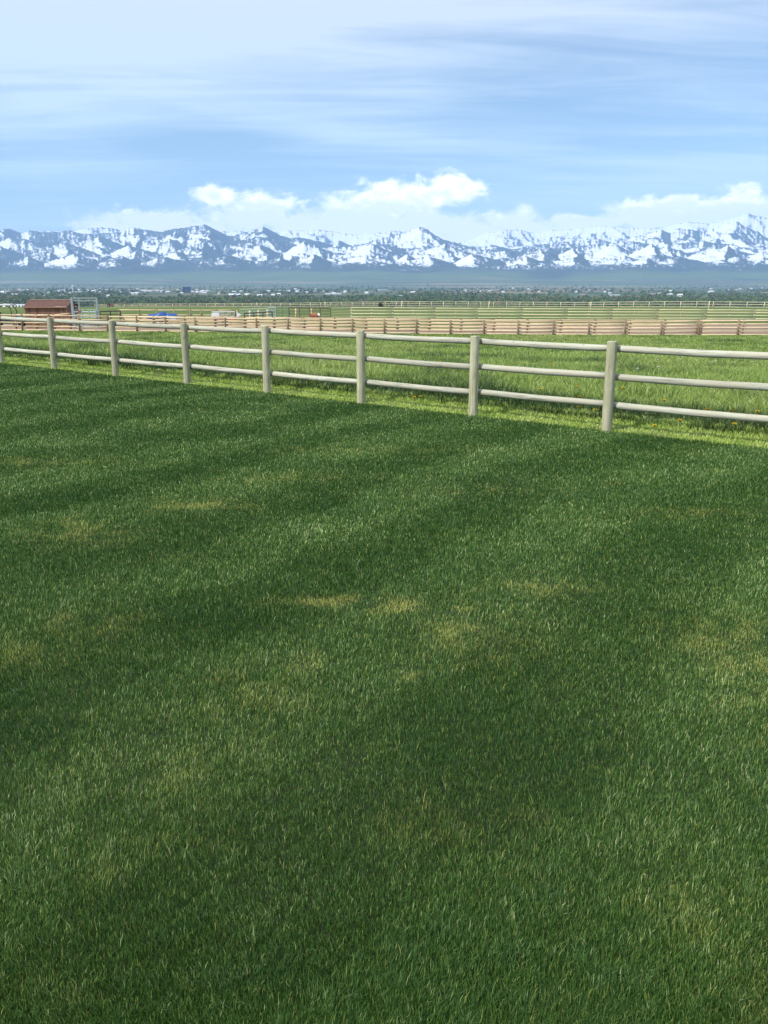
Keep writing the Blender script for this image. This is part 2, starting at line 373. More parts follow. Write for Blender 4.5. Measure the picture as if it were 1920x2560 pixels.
# mountains: snow and forest from the surface attributes
m, t = mat('mountain_slopes'); geo = t.n('ShaderNodeNewGeometry'); pos = geo.outputs['Position']
sn = t.n('ShaderNodeAttribute', attribute_name='snow').outputs['Fac']; gr = t.n('ShaderNodeAttribute', attribute_name='grassy').outputs['Fac']
na = t.noise(t.mapping(pos, (.010, .010, .010)), 1.0, 8, .78); nb = t.noise(t.mapping(pos, (.03, .03, .02)), 1.0, 5, .72)
sm = t.m('ADD', sn, t.m('ADD', t.m('MULTIPLY', t.m('SUBTRACT', na, .5), 1.9), t.m('MULTIPLY', t.m('SUBTRACT', nb, .5), 1.8)))
sm = t.smooth(sm, .30, .70)
forest = t.mix(na, c4((.024, .042, .042)), c4((.050, .075, .070)))
gl = t.mix(t.smooth(nb, .4, .6), c4((.06, .11, .05)), c4((.10, .14, .065)))
low = t.mix(gr, forest, gl)
b = t.n('ShaderNodeBsdfPrincipled'); t.set(b.inputs['Base Color'], t.mix(sm, low, c4((.66, .68, .73)))); b.inputs['Roughness'].default_value = .85; b.inputs['Specular IOR Level'].default_value = .1
finish(t, b); M_MTN = m

# ------------------------------------------------------------------ ground: pasture, valley and foothills as one sheet reaching the range
rows = np.concatenate([np.linspace(-60, 6, 24), np.linspace(7, 30, 60), np.linspace(31, 100, 90), np.linspace(102, 330, 110), np.geomspace(340, 12600, 170)])
U = np.linspace(-1, 1, 161)
half = np.maximum(60, np.abs(rows)*.95)
PX = U[None, :]*half[:, None]; PY = np.repeat(rows[:, None], len(U), 1)
PZ = gz(PX, PY)
s_, t_ = st(PX, PY)
PZ = PZ + fbm(PX*.09, PY*.09, 3)*.05*sstep(t_, 2, 12)*(1-sstep(PY, 250, 400)) + fbm(PX/900, PY/1400, 3)*5*sstep(PY, 900, 3000) + fbm(PX/1800, PY/1500, 4)*70*sstep(PY, 9000, 12500)
PZ = np.where(t_ < STRIP+.3, PZ-.05, PZ)
gridmesh('pasture_ground', np.stack([PX, PY, PZ], -1), M_PAST, kind='structure')
# mown lawn, up to a stride beyond the fence
S = np.linspace(-60, 60, 161); T = np.concatenate([np.linspace(-45, -4, 20), np.linspace(-3.5, STRIP, 24)])
SS, TT = np.meshgrid(S, T)
P = np.zeros(SS.shape+(3,)); P[..., 0] = FO.x+FD.x*SS+FN.x*TT; P[..., 1] = FO.y+FD.y*SS+FN.y*TT
P[..., 2] = gz(P[..., 0], P[..., 1]) + .008 + fbm(P[..., 0]*.5, P[..., 1]*.5, 3)*.012
gridmesh('lawn', P, M_SOIL, kind='structure')

# bare dirt of the corrals
def dirt(name, corners, dz=0):
    n = 24
    a = np.linspace(0, 1, n); AA, BB = np.meshgrid(a, a)
    C = [np.array(c) for c in corners]
    p = (C[0][None, None]*(1-AA)[..., None]*(1-BB)[..., None] + C[1][None, None]*AA[..., None]*(1-BB)[..., None] + C[2][None, None]*AA[..., None]*BB[..., None] + C[3][None, None]*(1-AA)[..., None]*BB[..., None])
    z = gz(p[..., 0], p[..., 1]) + .09 + dz
    edge = np.minimum(np.minimum(AA, 1-AA), np.minimum(BB, 1-BB)); z -= .14*(1-sstep(edge, 0, .04))
    gridmesh(name, np.stack([p[..., 0], p[..., 1], z], -1), M_DIRT, kind='structure')
def gY(x, Y): return (pray(x, 835)[0]*Y, Y)
dirt('corral_dirt', [gY(-120, 72.4), gY(810, 68.2), gY(810, 86), gY(-120, 87)], -.024)
dirt('pen_dirt', [gY(755, 68.4), gY(1230, 66.0), gY(1230, 76), gY(755, 76)], -.012)
dirt('arena_dirt', [gY(1180, 66.3), gY(2100, 64.3), gY(2100, 88), gY(1180, 88)])

# ------------------------------------------------------------------ mountain range
SKY3 = [(-300,585),(0,575),(60,580),(181,577),(231,569),(270,569),(301,575),(332,571),(405,579),(463,575),(540,580),(602,578),(640,585),(709,578),(794,572),(848,580),(879,585),(930,583),(987,577),(1049,577),(1091,590),(1118,602),(1153,606),(1180,598),(1219,580),(1257,576),(1303,575),(1338,581),(1380,575),(1434,573),(1500,564),(1542,568),(1573,571),(1647,568),(1685,560),(1724,554),(1774,556),(1820,548),(1870,534),(1897,541),(1920,545),(2000,560),(2200,580)]
SKY2 = [(-300,590),(0,574),(19,572),(50,582),(77,578),(131,580),(181,576),(208,582),(260,585),(300,582),(332,569),(366,573),(405,579),(463,569),(485,565),(511,562),(540,573),(571,588),(600,584),(625,579),(659,567),(680,577),(698,588),(725,595),(745,592),(800,602),(830,612),(848,602),(880,616),(930,600),(975,592),(1010,585),(1030,574),(1049,567),(1068,573),(1091,590),(1118,603),(1160,612),(1200,618),(1240,612),(1280,622),(1338,612),(1407,606),(1450,600),(1488,598),(1527,604),(1573,597),(1604,588),(1654,571),(1677,581),(1704,573),(1758,578),(1800,566),(1839,554),(1882,575),(1913,592),(1960,600),(2060,585),(2200,590)]
SKY1 = [(-300,640),(-60,645),(20,640),(60,655),(90,642),(127,633),(165,655),(195,656),(220,645),(260,660),(300,645),(340,629),(380,648),(410,660),(463,646),(485,652),(509,646),(545,664),(583,643),(620,662),(667,637),(700,655),(729,637),(748,643),(767,637),(810,660),(841,650),(880,668),(925,658),(945,640),(985,655),(1018,634),(1060,662),(1100,650),(1130,640),(1180,655),(1240,650),(1290,645),(1353,622),(1395,640),(1434,619),(1460,648),(1473,650),(1520,662),(1570,640),(1631,612),(1655,632),(1677,626),(1720,655),(1770,634),(1820,612),(1860,655),(1905,626),(1950,640),(2050,625),(2200,640)]
SKY0 = [(-300,672),(0,672),(110,668),(230,680),(345,664),(450,676),(520,668),(600,676),(740,668),(850,680),(950,672),(1060,684),(1180,668),(1290,664),(1400,668),(1500,672),(1620,658),(1700,668),(1800,664),(1900,660),(2200,670)]
NU, NY = 1500, 400
u_ = np.linspace(-.64, .64, NU)
YR = np.concatenate([np.linspace(10800, 18600, 290), np.linspace(18640, 25500, NY-290)])
UU, YY = np.meshgrid(u_, YR); XX = UU*YY
def skyH(tab, Yk, u):
    pu = np.array([pray(x, y)[0] for x, y in tab]); pe = np.array([pray(x, y)[1] for x, y in tab])
    return CAMZ + np.interp(u, pu, pe)*Yk
wx = fbm(XX/2600, YY/2600, 4)*700; wy = fbm(XX/2400+40, YY/2400+9, 4)*900
sp1 = ridged((XX+wx+.35*YY)/1900, (YY+wy)/2800, 6, .52); sp2 = ridged((XX+wx*.5-.3*YY)/760+9, (YY+wy*.4)/1000+3, 5, .55)
base_z = np.interp(YY, [10800, 12500, 14000, 26000], [30, 110, 200, 260])
def layer(tab, Yk, wf, wb, warp, spur, conc=1.25):
    Yc = Yk + warp*fbm(XX/3200+Yk, YY/9000+Yk/1000., 3)
    d = YY-Yc
    near = np.exp(-(d/(.16*wf))**2); far_ = 1-near
    uc = UU + .016*fbm(XX/1700+Yk*.01, YY/1500, 3)*far_ + .006*fbm(XX/500, YY/450+Yk*.02, 2)*far_
    H = skyH(tab, Yk, uc)
    H = H + (fbm(UU*200+Yk, YY/700, 4)*.0020+fbm(UU*700+Yk, YY/300, 3)*.0008)*Yk*.6*near
    prof = np.clip(np.where(d < 0, 1+d/wf, 1-d/wb), 0, 1)
    cut = (1-sp1)*.8+(1-sp2)*.30
    shape = prof**conc*(1-spur*far_*cut) + spur*.35*far_*prof*(sp1-.4)
    return base_z + (H*(Yc/Yk)-base_z)*np.clip(shape, 0, 1)
def tri(tab, seed, lo, amp, per, x0=-400, x1=2300):
    r = random.Random(seed); x = x0; out = []; up = True
    while x < x1:
        y = I0(tab, x); out.append((x, max(y+9, lo + (-amp if up else amp*.55)*r.uniform(.5, 1.2)))); up = not up; x += per*r.uniform(.3, .75)
    return out
def I0(tab, x): return float(np.interp(x, [a for a, _ in tab], [b for _, b in tab]))
SKYA = tri(SKY2, 4, 628, 20, 150); SKYB = tri(SKY2, 9, 610, 20, 210); SKYC = tri(SKY2, 21, 650, 12, 120)
Lr = [layer(SKYC, 13500, 1300, 1200, 300, .5, 1.0), layer(SKYA, 15300, 1700, 1500, 350, .6, 1.05), layer(SKYB, 16300, 2000, 1600, 350, .65, 1.1), layer(SKY0, 12700, 1500, 1200, 350, .5), layer(SKY1, 14300, 1900, 1700, 420, .6, 1.0), layer(SKY2, 17600, 4300, 3000, 600, .72), layer(SKY3, 22500, 4600, 2900, 500, .6)]
HH = np.maximum.reduce(Lr)
HH = HH + (sp2-.5)*46*sstep(HH, 150, 500) + fbm(XX/260, YY/260, 3)*10*sstep(HH, 120, 400)
fadeY = sstep(YY, 10800, 11900); gb = zprof(YY)+fbm(XX/1800, YY/1500, 4)*70*sstep(YY, 9000, 12500)
HH = np.where(YY < 12600, gb*(1-fadeY)+np.maximum(HH, gb)*fadeY, HH) - 6*(1-fadeY)
# slope direction drives where snow lies open and where the forest stands
dY = np.gradient(HH, axis=0)/np.gradient(YY, axis=0); dU = np.gradient(HH, axis=1)/(np.gradient(XX, axis=1))
nx, ny, nz = -dU, -dY, np.ones_like(HH); nl = np.sqrt(nx*nx+ny*ny+1)
face = (nx*(-.62)+ny*(-.55))/nl
relief = HH - 6
big = fbm(XX/1900+3, YY/2600+8, 4)
elev = (HH-CAMZ)/YY
snow = -.15 - .22*(1-sstep(UU, -.22, -.02)) + face*2.5 + big*.75 + .30*sstep(HH, 700, 1350) + .30*sstep(YY, 18800, 21000)
line = np.interp(YY, [12000, 14500, 18000], [145, 200, 300]) + fbm(XX/900, YY/900+5, 3)*60
snow = np.where(YY < 15200, snow+.14*sstep(HH, 200, 330), snow)
snow = snow*sstep(HH, line-25, line+45) - .9*(1-sstep(HH, line-25, line+45))
grassy = (1-sstep(HH, line-35, line+35))*sstep(fbm(XX/1500+7, YY/1200, 3), -.5, .0)
gridmesh('mountains', np.stack([XX, YY, HH], -1), M_MTN, {'snow': snow, 'grassy': grassy}, kind='structure')

# ------------------------------------------------------------------ grass
def blades(name, X, Y, Z, h, wd, lean, mat_, tint, dry, dark, kind='stuff', laz=None):
    n = len(X); az = rng.uniform(0, 2*np.pi, n) if laz is None else laz; fa = rng.uniform(0, 2*np.pi, n)
    la = az; lx, ly = np.cos(la)*lean*h, np.sin(la)*lean*h
    wx_, wy_ = np.cos(fa)*wd/2, np.sin(fa)*wd/2
    V = np.zeros((n, 5, 3))
    V[:, 0] = np.stack([X-wx_, Y-wy_, Z-.01], -1); V[:, 1] = np.stack([X+wx_, Y+wy_, Z-.01], -1)
    V[:, 2] = np.stack([X+lx*.38+wx_*.8, Y+ly*.38+wy_*.8, Z+h*.6], -1); V[:, 3] = np.stack([X+lx*.38-wx_*.8, Y+ly*.38-wy_*.8, Z+h*.6], -1)
    V[:, 4] = np.stack([X+lx, Y+ly, Z+h*(1-.25*lean)], -1)
    b = np.arange(n)[:, None]*5
    F_ = np.concatenate([b+np.array([[0, 1, 2, 3]]), b+np.array([[3, 2, 4]])], 1).ravel()
    ls = (np.arange(n)[:, None]*7+np.array([[0, 4]])).ravel(); lt = np.tile([4, 3], n)
    at = {'tint': np.repeat(tint, 5), 'dry': np.repeat(dry, 5), 'dark': np.repeat(dark, 5)}
    o = npmesh(name, V.reshape(-1, 3), F_, ls, lt, mat_, at, kind=kind); return o
DRY = [(230, 1345, .34, .13, .65), (500, 1268, .50, .12, .7), (190, 1320, .3, .1, .6), (830, 1510, .30, .045, 1.15), (990, 1523, .30, .05, 1.0), (760, 1513, .1, .04, .9), (1130, 1535, .12, .05, .9), (1180, 1600, .35, .16, .55),
       (750, 1664, .12, .06, .9), (230, 1570, .3, .12, .5), (1840, 1620, .3, .2, .75), (1900, 1745, .2, .15, .45), (640, 1740, .3, .15, .35), (1020, 1690, .06, .04, 1.0), (1780, 2370, .2, .18, .22), (260, 2190, .13, .12, .16),
       (430, 1930, .4, .16, .22), (1370, 1480, .3, .07, .6), (60, 1160, .9, .12, .5), (900, 1130, 1.2, .12, .35), (700, 1200, .7, .1, .4), (1750, 1290, .5, .08, .4), (1100, 2040, .35, .1, .2), (120, 2480, .2, .1, .15), (1260, 1230, .6, .09, .3), (40, 1640, .3, .1, .45)]
DRYW = [(onZ(x, y, 0), rx, ry, k) for x, y, rx, ry, k in DRY]
def dryness(X, Y):
    d = np.zeros_like(X)
    for p, rx, ry, k in DRYW:
        q = ((X-p.x)/rx)**2 + ((Y-p.y)/(ry*2.2))**2
        d = np.maximum(d, k*np.exp(-q*.8))
    return d
N = 2200000
d = 1.9 + 21*rng.uniform(0, 1, N)**1.45; X = rng.uniform(-.57, .57, N)*(d+.5); Y = d
s_, t_ = st(X, Y); k = t_ < -.02; X, Y, d, t_ = X[k], Y[k], d[k], t_[k]; n = len(X)
Z = gz(X, Y)+.008
f1 = fbm(X*1.1, Y*1.3, 3); f2 = fbm(X*4, Y*4, 2); f3 = fbm(X*.35+5, Y*.8, 3); f4 = fbm(X*.9+20, Y*3.0, 3)
dn = dryness(X, Y); pd = np.clip(dn*(.55+f2*1.6)*.8+np.clip(f4-.25, 0, 1)*.30+np.clip(f1-.25, 0, 1)*.2, 0, 1)
dry = (rng.uniform(0, 1, n) < pd*.75)*rng.uniform(.4, 1, n) + pd*.20
dry = np.clip(dry + (rng.uniform(0, 1, n) < .022)*.75, 0, 1)
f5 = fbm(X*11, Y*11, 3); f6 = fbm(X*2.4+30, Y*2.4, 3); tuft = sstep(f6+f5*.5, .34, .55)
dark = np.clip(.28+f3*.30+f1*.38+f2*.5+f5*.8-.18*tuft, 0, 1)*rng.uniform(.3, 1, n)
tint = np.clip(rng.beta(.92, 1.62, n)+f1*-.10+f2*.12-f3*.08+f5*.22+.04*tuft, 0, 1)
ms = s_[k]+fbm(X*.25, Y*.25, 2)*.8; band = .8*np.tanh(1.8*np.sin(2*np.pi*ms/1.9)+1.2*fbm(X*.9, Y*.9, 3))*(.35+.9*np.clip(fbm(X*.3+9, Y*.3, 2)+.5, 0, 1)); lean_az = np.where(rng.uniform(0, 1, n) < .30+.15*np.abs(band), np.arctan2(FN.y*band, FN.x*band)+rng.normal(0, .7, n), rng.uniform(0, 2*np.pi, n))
tint = np.clip(tint+.05*band, 0, 1); dark = np.clip(dark-.10*band, 0, .95)  # light and dark of the mowing stripes also painted into blade colour
hh = (.031+.008*f1+.010*f2+.009*f5+.007*tuft)*rng.uniform(.55, 1.35, n)*(1-.35*np.clip(dn, 0, 1)); tall = rng.uniform(0, 1, n) < .02; hh[tall] *= 1.6
hh = hh*(1+np.clip(d-5, 0, 12)*.02)
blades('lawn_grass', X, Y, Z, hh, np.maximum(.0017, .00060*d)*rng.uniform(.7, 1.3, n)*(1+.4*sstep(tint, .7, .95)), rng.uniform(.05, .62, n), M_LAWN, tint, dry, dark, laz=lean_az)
# yellow-green grass strip along the fence
N = 150000
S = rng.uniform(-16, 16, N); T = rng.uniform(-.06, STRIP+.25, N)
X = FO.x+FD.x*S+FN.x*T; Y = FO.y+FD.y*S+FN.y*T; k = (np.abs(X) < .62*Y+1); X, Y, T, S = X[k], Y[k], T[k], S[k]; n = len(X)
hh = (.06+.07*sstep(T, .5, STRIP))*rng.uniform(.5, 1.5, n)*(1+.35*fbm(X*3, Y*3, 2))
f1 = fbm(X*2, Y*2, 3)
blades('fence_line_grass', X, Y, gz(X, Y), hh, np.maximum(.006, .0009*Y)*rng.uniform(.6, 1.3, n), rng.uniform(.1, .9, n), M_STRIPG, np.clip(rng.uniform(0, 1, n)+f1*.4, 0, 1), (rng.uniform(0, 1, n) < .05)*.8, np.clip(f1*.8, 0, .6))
# tall pasture, up to the corral fence
def I_front(X, Y):
    px_ = CX + F*(X/Y)/CP*1.0; return np.interp(px_, [-90, 600, 1300, 2050], [73, 69, 65.6, 64.2]) - .1
N = 700000
Y = 11+rng.uniform(0, 1, N)**1.25*62; X = rng.uniform(-.56, .56, N)*Y
s_, T = st(X, Y); k = (T > STRIP-.05+fbm(X*1.2, Y*1.2, 2)*.25); X, Y, T = X[k], Y[k], T[k]; n = len(X)
f1 = fbm(X*.35, Y*.22, 4); f2 = fbm(X*1.3, Y*1.0, 3); f3 = fbm(X*.12+9, Y*.06, 3)
hh = (.26+.10*f2+.10*f1)*rng.uniform(.5, 1.35, n)*(1-.25*sstep(Y, 30, 64))*(.72+.28*sstep(T, 1, 2.0))
k = np.where(Y < I_front(X, Y), True, False); X, Y, T, f1, f2, f3, hh = X[k], Y[k], T[k], f1[k], f2[k], f3[k], hh[k]; n = len(X)
hh = hh*np.where(Y > 60, .65, 1)
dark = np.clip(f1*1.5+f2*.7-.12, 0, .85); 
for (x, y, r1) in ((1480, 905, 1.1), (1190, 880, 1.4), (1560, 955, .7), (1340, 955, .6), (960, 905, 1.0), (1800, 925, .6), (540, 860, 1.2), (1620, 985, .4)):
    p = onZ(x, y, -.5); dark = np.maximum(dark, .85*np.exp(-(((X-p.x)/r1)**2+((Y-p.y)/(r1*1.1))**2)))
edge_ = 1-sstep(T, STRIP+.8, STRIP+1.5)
dark = np.maximum(dark, .95*edge_*rng.uniform(.7, 1, n)); hh = hh*(1+.25*edge_)  # rail and tall-grass shade painted into the blade colour behind the fence
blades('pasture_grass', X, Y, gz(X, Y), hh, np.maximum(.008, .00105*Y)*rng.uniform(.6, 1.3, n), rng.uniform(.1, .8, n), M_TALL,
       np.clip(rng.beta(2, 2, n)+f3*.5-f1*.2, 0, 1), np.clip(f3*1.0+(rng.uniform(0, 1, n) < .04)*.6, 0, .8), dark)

# dandelions
M_YEL = simple('dandelion_yellow', (.78, .56, .03), .7, vary=.1); M_PUFF = simple('seed_head_white', (.75, .76, .70), .8, vary=.08); M_STEM = simple('flower_stem_green', (.16, .26, .06), .6)
def flower(kind, loc, label, group, hgt, matf):
    o = thing(kind, loc, label, 'flower', group)
    MB().tube([(0, 0, 0), (.01, .005, hgt*.5), (.02, .01, hgt)], .0035, 5).build('stem', M_STEM, o)
    hb = MB(); r = .026
    for i in range(22):
        a = i*2.4; e = math.asin(1-1.0*i/22); ro = .6 if kind == 'dandelion' else 1
        dv = Vector((math.cos(a)*math.cos(e), math.sin(a)*math.cos(e), math.sin(e)*ro)); side = Vector((-math.sin(a), math.cos(a), 0))*.007; c = Vector((.02, .01, hgt))
        hb.poly([c-side, c+side, c+dv*r+side, c+dv*r-side]); hb.poly([c-Vector((0, 0, .006)), c+Vector((0, 0, .006)), c+dv*r+Vector((0, 0, .007)), c+dv*r-Vector((0, 0, .007))])
    hb.build('flower_head', matf, o); return reg(o)
BAY = [(668, 'fifth visible bay of the near fence'), (903, 'bay right of the middle post of the near fence'), (1182, 'third fence bay from the right'), (1516, 'second fence bay from the right'), (1e9, 'rightmost bay of the near fence')]
FLP = [(1376, 940), (1103, 915), (1101, 938), (1556, 994), (1484, 1034), (1444, 1021), (1702, 1062), (1770, 1054), (1824, 1058), (1885, 1060), (1657, 1030), (1445, 993), (1640, 1075), (782, 962), (1031, 1002), (1049, 1001), (1667, 888), (1722, 875), (1832, 1070), (1520, 1022), (1350, 1000), (1450, 1028)]
first = None
for i, (x, y) in enumerate(FLP):
    p = onZ(x, y, .16 if y > 950 else -.1); z = gzs(p.x, p.y); loc = (p.x, p.y, z)
    if first is None:
        first = flower('dandelion', loc, 'small yellow dandelion flower in the tall green grass behind the lawn fence', 'yellow dandelions in the pasture', .20, M_YEL); o = first
    else: o = copy_tree(first); o.location = loc
    o['label'] = 'yellow dandelion in the grass, '+zone(x, BAY); o.location.z = z + (.10 if st(p.x, p.y)[1] > STRIP else -.02); o.rotation_euler.z = i*1.3; o.scale = (1.2,)*3
first = None
for i, (x, y) in enumerate([(1703, 899), (1643, 905), (1783, 913), (1878, 915), (1588, 975), (1640, 962), (1095, 880)]):
    p = onZ(x, y, -.25); z = gzs(p.x, p.y); loc = (p.x, p.y, z)
    if first is None:
        first = flower('seed_head', loc, 'tiny white dandelion seed head in the tall pasture grass', 'white seed heads in the pasture', .28, M_PUFF); o = first
    else: o = copy_tree(first); o.location = loc
    o.location.z = z+.04; o.scale = (1.1,)*3

# ------------------------------------------------------------------ lawn fence
fence = thing('rail_fence', pts[4], 'weathered grey-green round post and three rail wooden fence along the shaded lawn', 'fence')
us = [pray(x, y)[0] for x, y, _ in NEAR]
ss = [st(u*kc/(1-ks*u), kc/(1-ks*u))[0] for u in us]
step = (ss[-1]-ss[0])/(len(ss)-1)
ss = [ss[0]-step*2, ss[0]-step] + ss + [ss[-1]+step*1.02, ss[-1]+step*2.04]
PH, PR, RR = 1.30, .075, .049
fi = fence.matrix_basis.inverted()
def rel(v, o): return Vector(v)-o.location
def localobj(mb, name, mt, parent, origin, rz, smooth=True):
    o = mb.build(name, mt, parent, smooth); o.location = Vector(origin)-parent.location; o.rotation_euler = (0, 0, rz); return o
FRZ = math.atan2(FD.y, FD.x)
heights = [PH*random.uniform(.985, 1.02) for _ in ss]
for i, s in enumerate(ss):
    p = xy(s, 0); h = heights[i]; mb = MB(); lx, ly = random.uniform(-.012, .012), random.uniform(-.01, .01)
    zs = [-.3, 0, .3, .65, 1.0, h-.02, h-.006, h]; rs = [PR*1.04, PR*1.03, PR*1.01, PR, PR*.99, PR*.985, PR*.96, PR*.88]
    mb.tube([(lx*z, ly*z, z) for z in zs], rs, 18, True, .012)
    o = localobj(mb, 'post', M_POST, fence, (p.x, p.y, gzs(p.x, p.y)), random.uniform(0, 6))
for i in range(len(ss)-1):
    for hk in (.30, .615, .925):
        a, b = xy(ss[i], PR+RR*.55), xy(ss[i+1], PR+RR*.55); L = (b-a).length
        za, zb = PH*hk+random.uniform(-.01, .01), PH*hk+random.uniform(-.01, .01)
        mb = MB(); n = 9; bow = random.uniform(-.012, .012); tw = random.uniform(-1, 1)*.05
        ptsr = []; rad = []
        for q in range(n):
            f = q/(n-1); ptsr.append((-.045+f*(L+.035+.0), bow*math.sin(f*math.pi)+random.uniform(-.002, .002), za+(zb-za)*f - .010*math.sin(f*math.pi)+random.uniform(-.002, .002)))
            rad.append(RR*(1+tw*(f-.5))*random.uniform(.98, 1.02))
        ptsr.insert(0, (ptsr[0][0]-.012, ptsr[0][1], ptsr[0][2])); rad.insert(0, rad[0]*.75)
        mb.tube(ptsr, rad, 14, True, .012)
        localobj(mb, 'rail', M_RAIL, fence, (a.x, a.y, 0), FRZ)

# ------------------------------------------------------------------ corral fences
def pole_fence(name, label, group, bases, tops, rail_h, pr, rr, mp, mr, span=1, offs=1):
    """bases/tops: world points of each post; rails stand on the far side of the posts"""
    o = thing(name, bases[len(bases)//2], label, 'fence', group)
    for b, tpt in zip(bases, tops):
        h = tpt.z-b.z
        mb = MB().tube([(0, 0, -.3), (0, 0, h*.5), (random.uniform(-.03, .03), 0, h-.02), (0, 0, h)], [pr*1.05, pr, pr*.95, pr*.8], 8, True, .03)
        localobj(mb, 'post', mp, o, b, 0)
    for i in range(0, len(bases)-1, span):
        j = min(i+span, len(bases)-1)
        for f in rail_h:
            P_ = []
            for k_ in range(i, j+1):
                q = bases[k_].copy(); q.z += (tops[k_].z-bases[k_].z)*f + random.uniform(-.008, .008); q.y += (pr+rr*.8)*offs; P_.append(q)
            org = P_[0].copy(); dvec = P_[-1]-org; rz = math.atan2(dvec.y, dvec.x); Mi = Matrix.Rotation(-rz, 3, 'Z')
            L = [Mi @ (q-org) for q in P_]
            mid = []
            for a_, b_ in zip(L[:-1], L[1:]): mid += [a_, (a_+b_)/2+Vector((0, 0, random.uniform(-.004, .002)))]
            mid.append(L[-1])
            mid[0] = mid[0]-Vector((.12, 0, 0)); mid[-1] = mid[-1]+Vector((.12, 0, 0))
            rad = [rr*random.uniform(.95, 1.05)]*len(mid); rad = [r*(1+.12*(q/len(mid)-.5)) for q, r in enumerate(rad)]
            localobj(MB().tube(mid, rad, 7, True, .02), 'rail', mr, o, org, rz)
    return o
def I(tab, x): return float(np.interp(x, [a for a, _ in tab], [b for _, b in tab]))
FB = [(-90, 822), (57, 826), (125, 829), (200, 831), (343, 833), (640, 833), (800, 835), (960, 837), (1126, 839), (1210, 841), (1562, 842), (1653, 841), (1747, 840), (2100, 839)]
FT = [(-90, 783), (57, 786), (200, 788), (343, 791), (489, 794), (720, 796), (960, 798.5), (1126, 800), (1210, 801), (1562, 803.5), (1653, 803.5), (1747, 801), (2100, 800)]
def post_at(x, ytop, Y):
    X_ = pray(x, 830)[0]*Y; b = Vector((X_, Y, gzs(X_, Y))); tp = atY(x, ytop, Y); return b, Vector((b.x, b.y, max(tp.z, b.z+.9)))
def fY(x, ybot):     # depth at which the ground line shows at ybot
    lo, hi_ = 30, 140
    for _ in range(40):
        Y = (lo+hi_)/2; u, e = pray(x, ybot)
        if CAMZ+e*Y > gzs(u*Y, Y): lo = Y
        else: hi_ = Y
    return Y
front_x = [-15, 57, 125, 200, 270, 343, 415, 489, 564, 642, 720, 801, 881, 961, 1041, 1126, 1210, 1295, 1383, 1472, 1562, 1653, 1747, 1844, 1945]
def fYs(x): return I([(-90, 73), (600, 69), (1300, 65.6), (2050, 64.2)], x)
print('front depth', [round(fY(x, I(FB, x)), 1) for x in (57, 343, 801, 1210, 1562, 1844)])
B_, T_ = zip(*[post_at(x, I(FT, x), fYs(x)) for x in front_x])
pole_fence('corral_fence', 'tan pole corral fence with brown posts at the far edge of the pasture', 'pole fences of the corrals', list(B_), list(T_), (.95, .735, .52, .30, .09), .080, .052, M_CPOST, M_CRAIL, span=2)
back_x = [310, 385, 462, 538, 612, 685, 760, 836, 913, 992, 1072, 1151, 1233, 1317, 1400, 1485, 1572, 1660, 1741]
BT = [(310, 790), (538, 792), (836, 795), (1233, 798.5), (1660, 800), (1747, 800)]
B_, T_ = zip(*[post_at(x, I(BT, x), fYs(x)+.9+5.0*(1747-x)/1200) for x in back_x])
pole_fence('corral_fence', 'second tan pole corral fence, close behind the front one and meeting it rightwards', 'pole fences of the corrals', list(B_), list(T_), (.96, .72, .48, .23, .02), .08, .050, M_CPOST, M_CRAIL, span=2)
# right hand part of the second line, running just behind the front fence
B_, T_ = zip(*[post_at(x, 799.5, fYs(x)+2.2) for x in (1753, 1856, 1958)])
pole_fence('corral_fence', 'short run of tan pole fence directly behind the right end of the front corral fence', 'pole fences of the corrals', list(B_), list(T_), (.96, .72, .48, .23, .02), .08, .050, M_CPOST, M_CRAIL, span=2)
# left pen rails, pinkish
B_, T_ = zip(*[post_at(x, y, 76-i*.3) for i, (x, y) in enumerate(((42, 784), (94, 784.5), (138, 785), (178, 781)))])
pole_fence('corral_fence', 'pinkish pole pen fence in front of the brown wooden shed', 'pole fences of the corrals', list(B_), list(T_), (.93, .62, .42, .2), .08, .055, simple('rusty_end_post', (.34, .12, .07), .7), M_CRAIL)
mid_x = [879, 929, 981, 1032, 1085, 1138, 1191, 1247, 1302, 1358, 1413, 1469, 1525, 1583, 1640, 1698, 1759, 1819, 1881, 1945, 2010]
MT = [(879, 768.5), (1100, 770), (1400, 772), (1920, 775), (2010, 775)]
B_, T_ = zip(*[post_at(x, I(MT, x), I([(879, 99), (2010, 94)], x)) for x in mid_x])
pole_fence('corral_fence', 'pale yellow four rail pole fence crossing the green field behind the corrals', 'pole fences of the corrals', list(B_), list(T_), (.98, .76, .51, .25), .06, .058, M_CRAIL, M_FRAIL, span=2, offs=-1)
B_, T_ = zip(*[post_at(x, I([(302, 774), (580, 775)], x), 92) for x in (302, 352, 395, 438, 478, 505, 545, 580)])
pole_fence('corral_fence', 'pale pole fence behind the blue tarpaulin trailer', 'pole fences of the corrals', list(B_), list(T_), (.97, .58, .30), .07, .06, M_CPOST, M_CRAIL, span=2)
